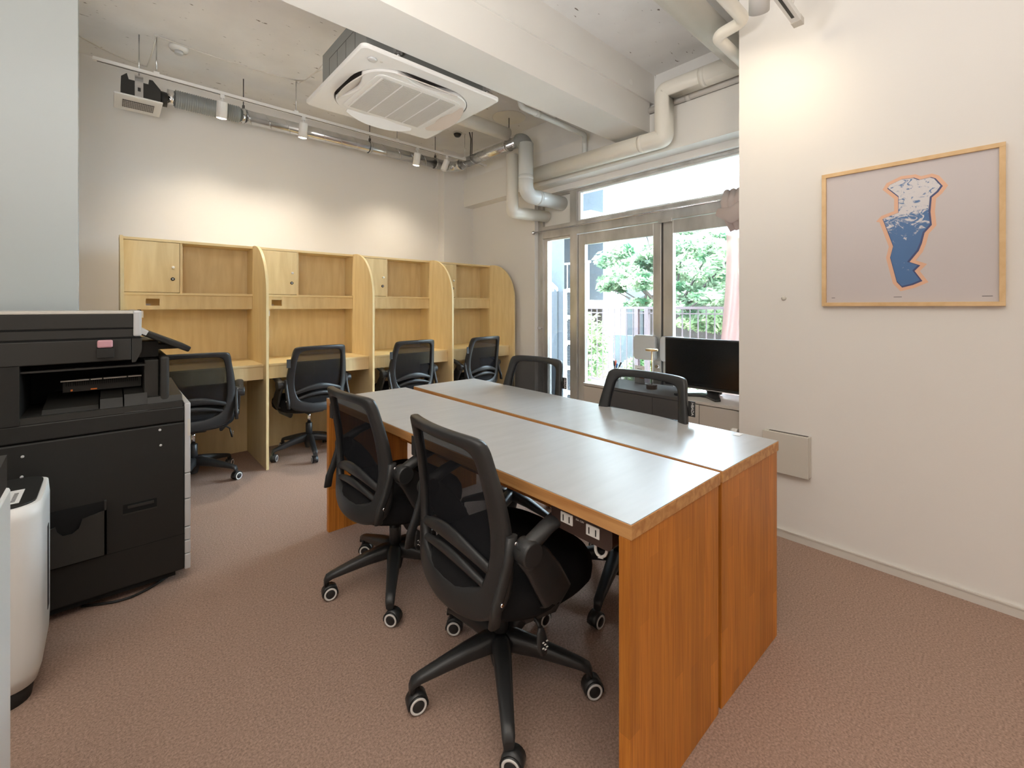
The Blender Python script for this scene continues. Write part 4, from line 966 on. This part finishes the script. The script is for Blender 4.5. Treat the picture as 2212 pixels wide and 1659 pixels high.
def tree(loc, blobs, n, size, label, seed, leafm, trunk_h, tr=.08):
    rn = random.Random(seed*7); nb = []
    for c, r in blobs:
        for _ in range(9):
            k = rn.uniform(.25, .55); nb.append(((c[0]+rn.uniform(-.8, .8)*r[0], c[1]+rn.uniform(-.9, .9)*r[1], c[2]+rn.uniform(-.8, .8)*r[2]), (r[0]*k, r[1]*k, r[2]*k*.7)))
    blobs = nb
    t = thing('garden_tree', label, 'tree', loc, 0)
    foliage('f', n, size, blobs, seed).build('foliage', leafm, t)
    b = MB(); b.tube([(0, 0, 0), (.05, .1, trunk_h*.5), (0, .0, trunk_h)], [tr, tr*.8, tr*.5], n=10)
    for c, r in blobs[::3]: b.tube([(0, 0, trunk_h*.45), Vector(c)*.55+Vector((0, 0, trunk_h*.2)), c], [tr*.5, tr*.3, tr*.1], n=7)
    b.build('trunk', M['outbrown'], t)
tree((9.2, 4.9, -.25), [((0, 0, 2.4), (.9, 1.0, .8)), ((-.2, .8, 2.2), (.6, .7, .6)), ((0, -.8, 2.1), (.7, .9, .8)), ((.1, .0, 2.9), (.8, .8, .35)), ((-.3, -.2, 1.7), (.6, 1.0, .5))], 14000, .075, 'leafy green tree right of the white pier outside', 3, M['leaf'], 2.6)
tree((9.6, 2.7, -.25), [((0, 0, 2.5), (.9, .9, .85)), ((-.3, .5, 2.0), (.7, .7, .7)), ((0, -1.0, 2.3), (.8, 1.0, .8)), ((0, -.4, 3.0), (.8, 1.0, .4)), ((-.2, -.4, 1.6), (.7, 1.0, .6))], 14000, .075, 'leafy green tree seen through the right glass door', 4, M['leaf'], 2.6)
tree((12.0, 3.6, -.25), [((0, .3, 2.4), (.5, 2.2, .8)), ((0, -1.6, 2.2), (.5, 1.6, .9)), ((0, 0, 1.4), (.5, 2.4, .6)), ((0, -1.5, 1.2), (.5, 1.6, .6))], 18000, .10, 'dense darker tree standing behind the other garden trees', 5, M['leaf2'], 2.2)
def shrub(loc, r, n, label, seed):
    t = thing('garden_shrub', label, 'shrub', loc); foliage('f', n, .055, [((0, 0, r[2]*.8), r), ((0, .2, r[2]*1.2), (r[0]*.6, r[1]*.6, r[2]*.6))], seed).build('foliage', M['leaf2'], t)
    MB().tube([(0, 0, 0), (0, 0, r[2])], .02, n=8).build('stem', M['outbrown'], t)
shrub((6.9, 5.4, -.25), (.4, .5, .75), 3000, 'tall shrub at the left end of the terrace railing', 11)
shrub((6.9, 3.9, -.25), (.4, .75, .35), 3000, 'low bright shrub behind the railing beside the posts', 12)
shrub((7.3, 1.9, -.25), (.4, .5, .55), 2500, 'shrub behind the railing seen right of the door stiles', 13)
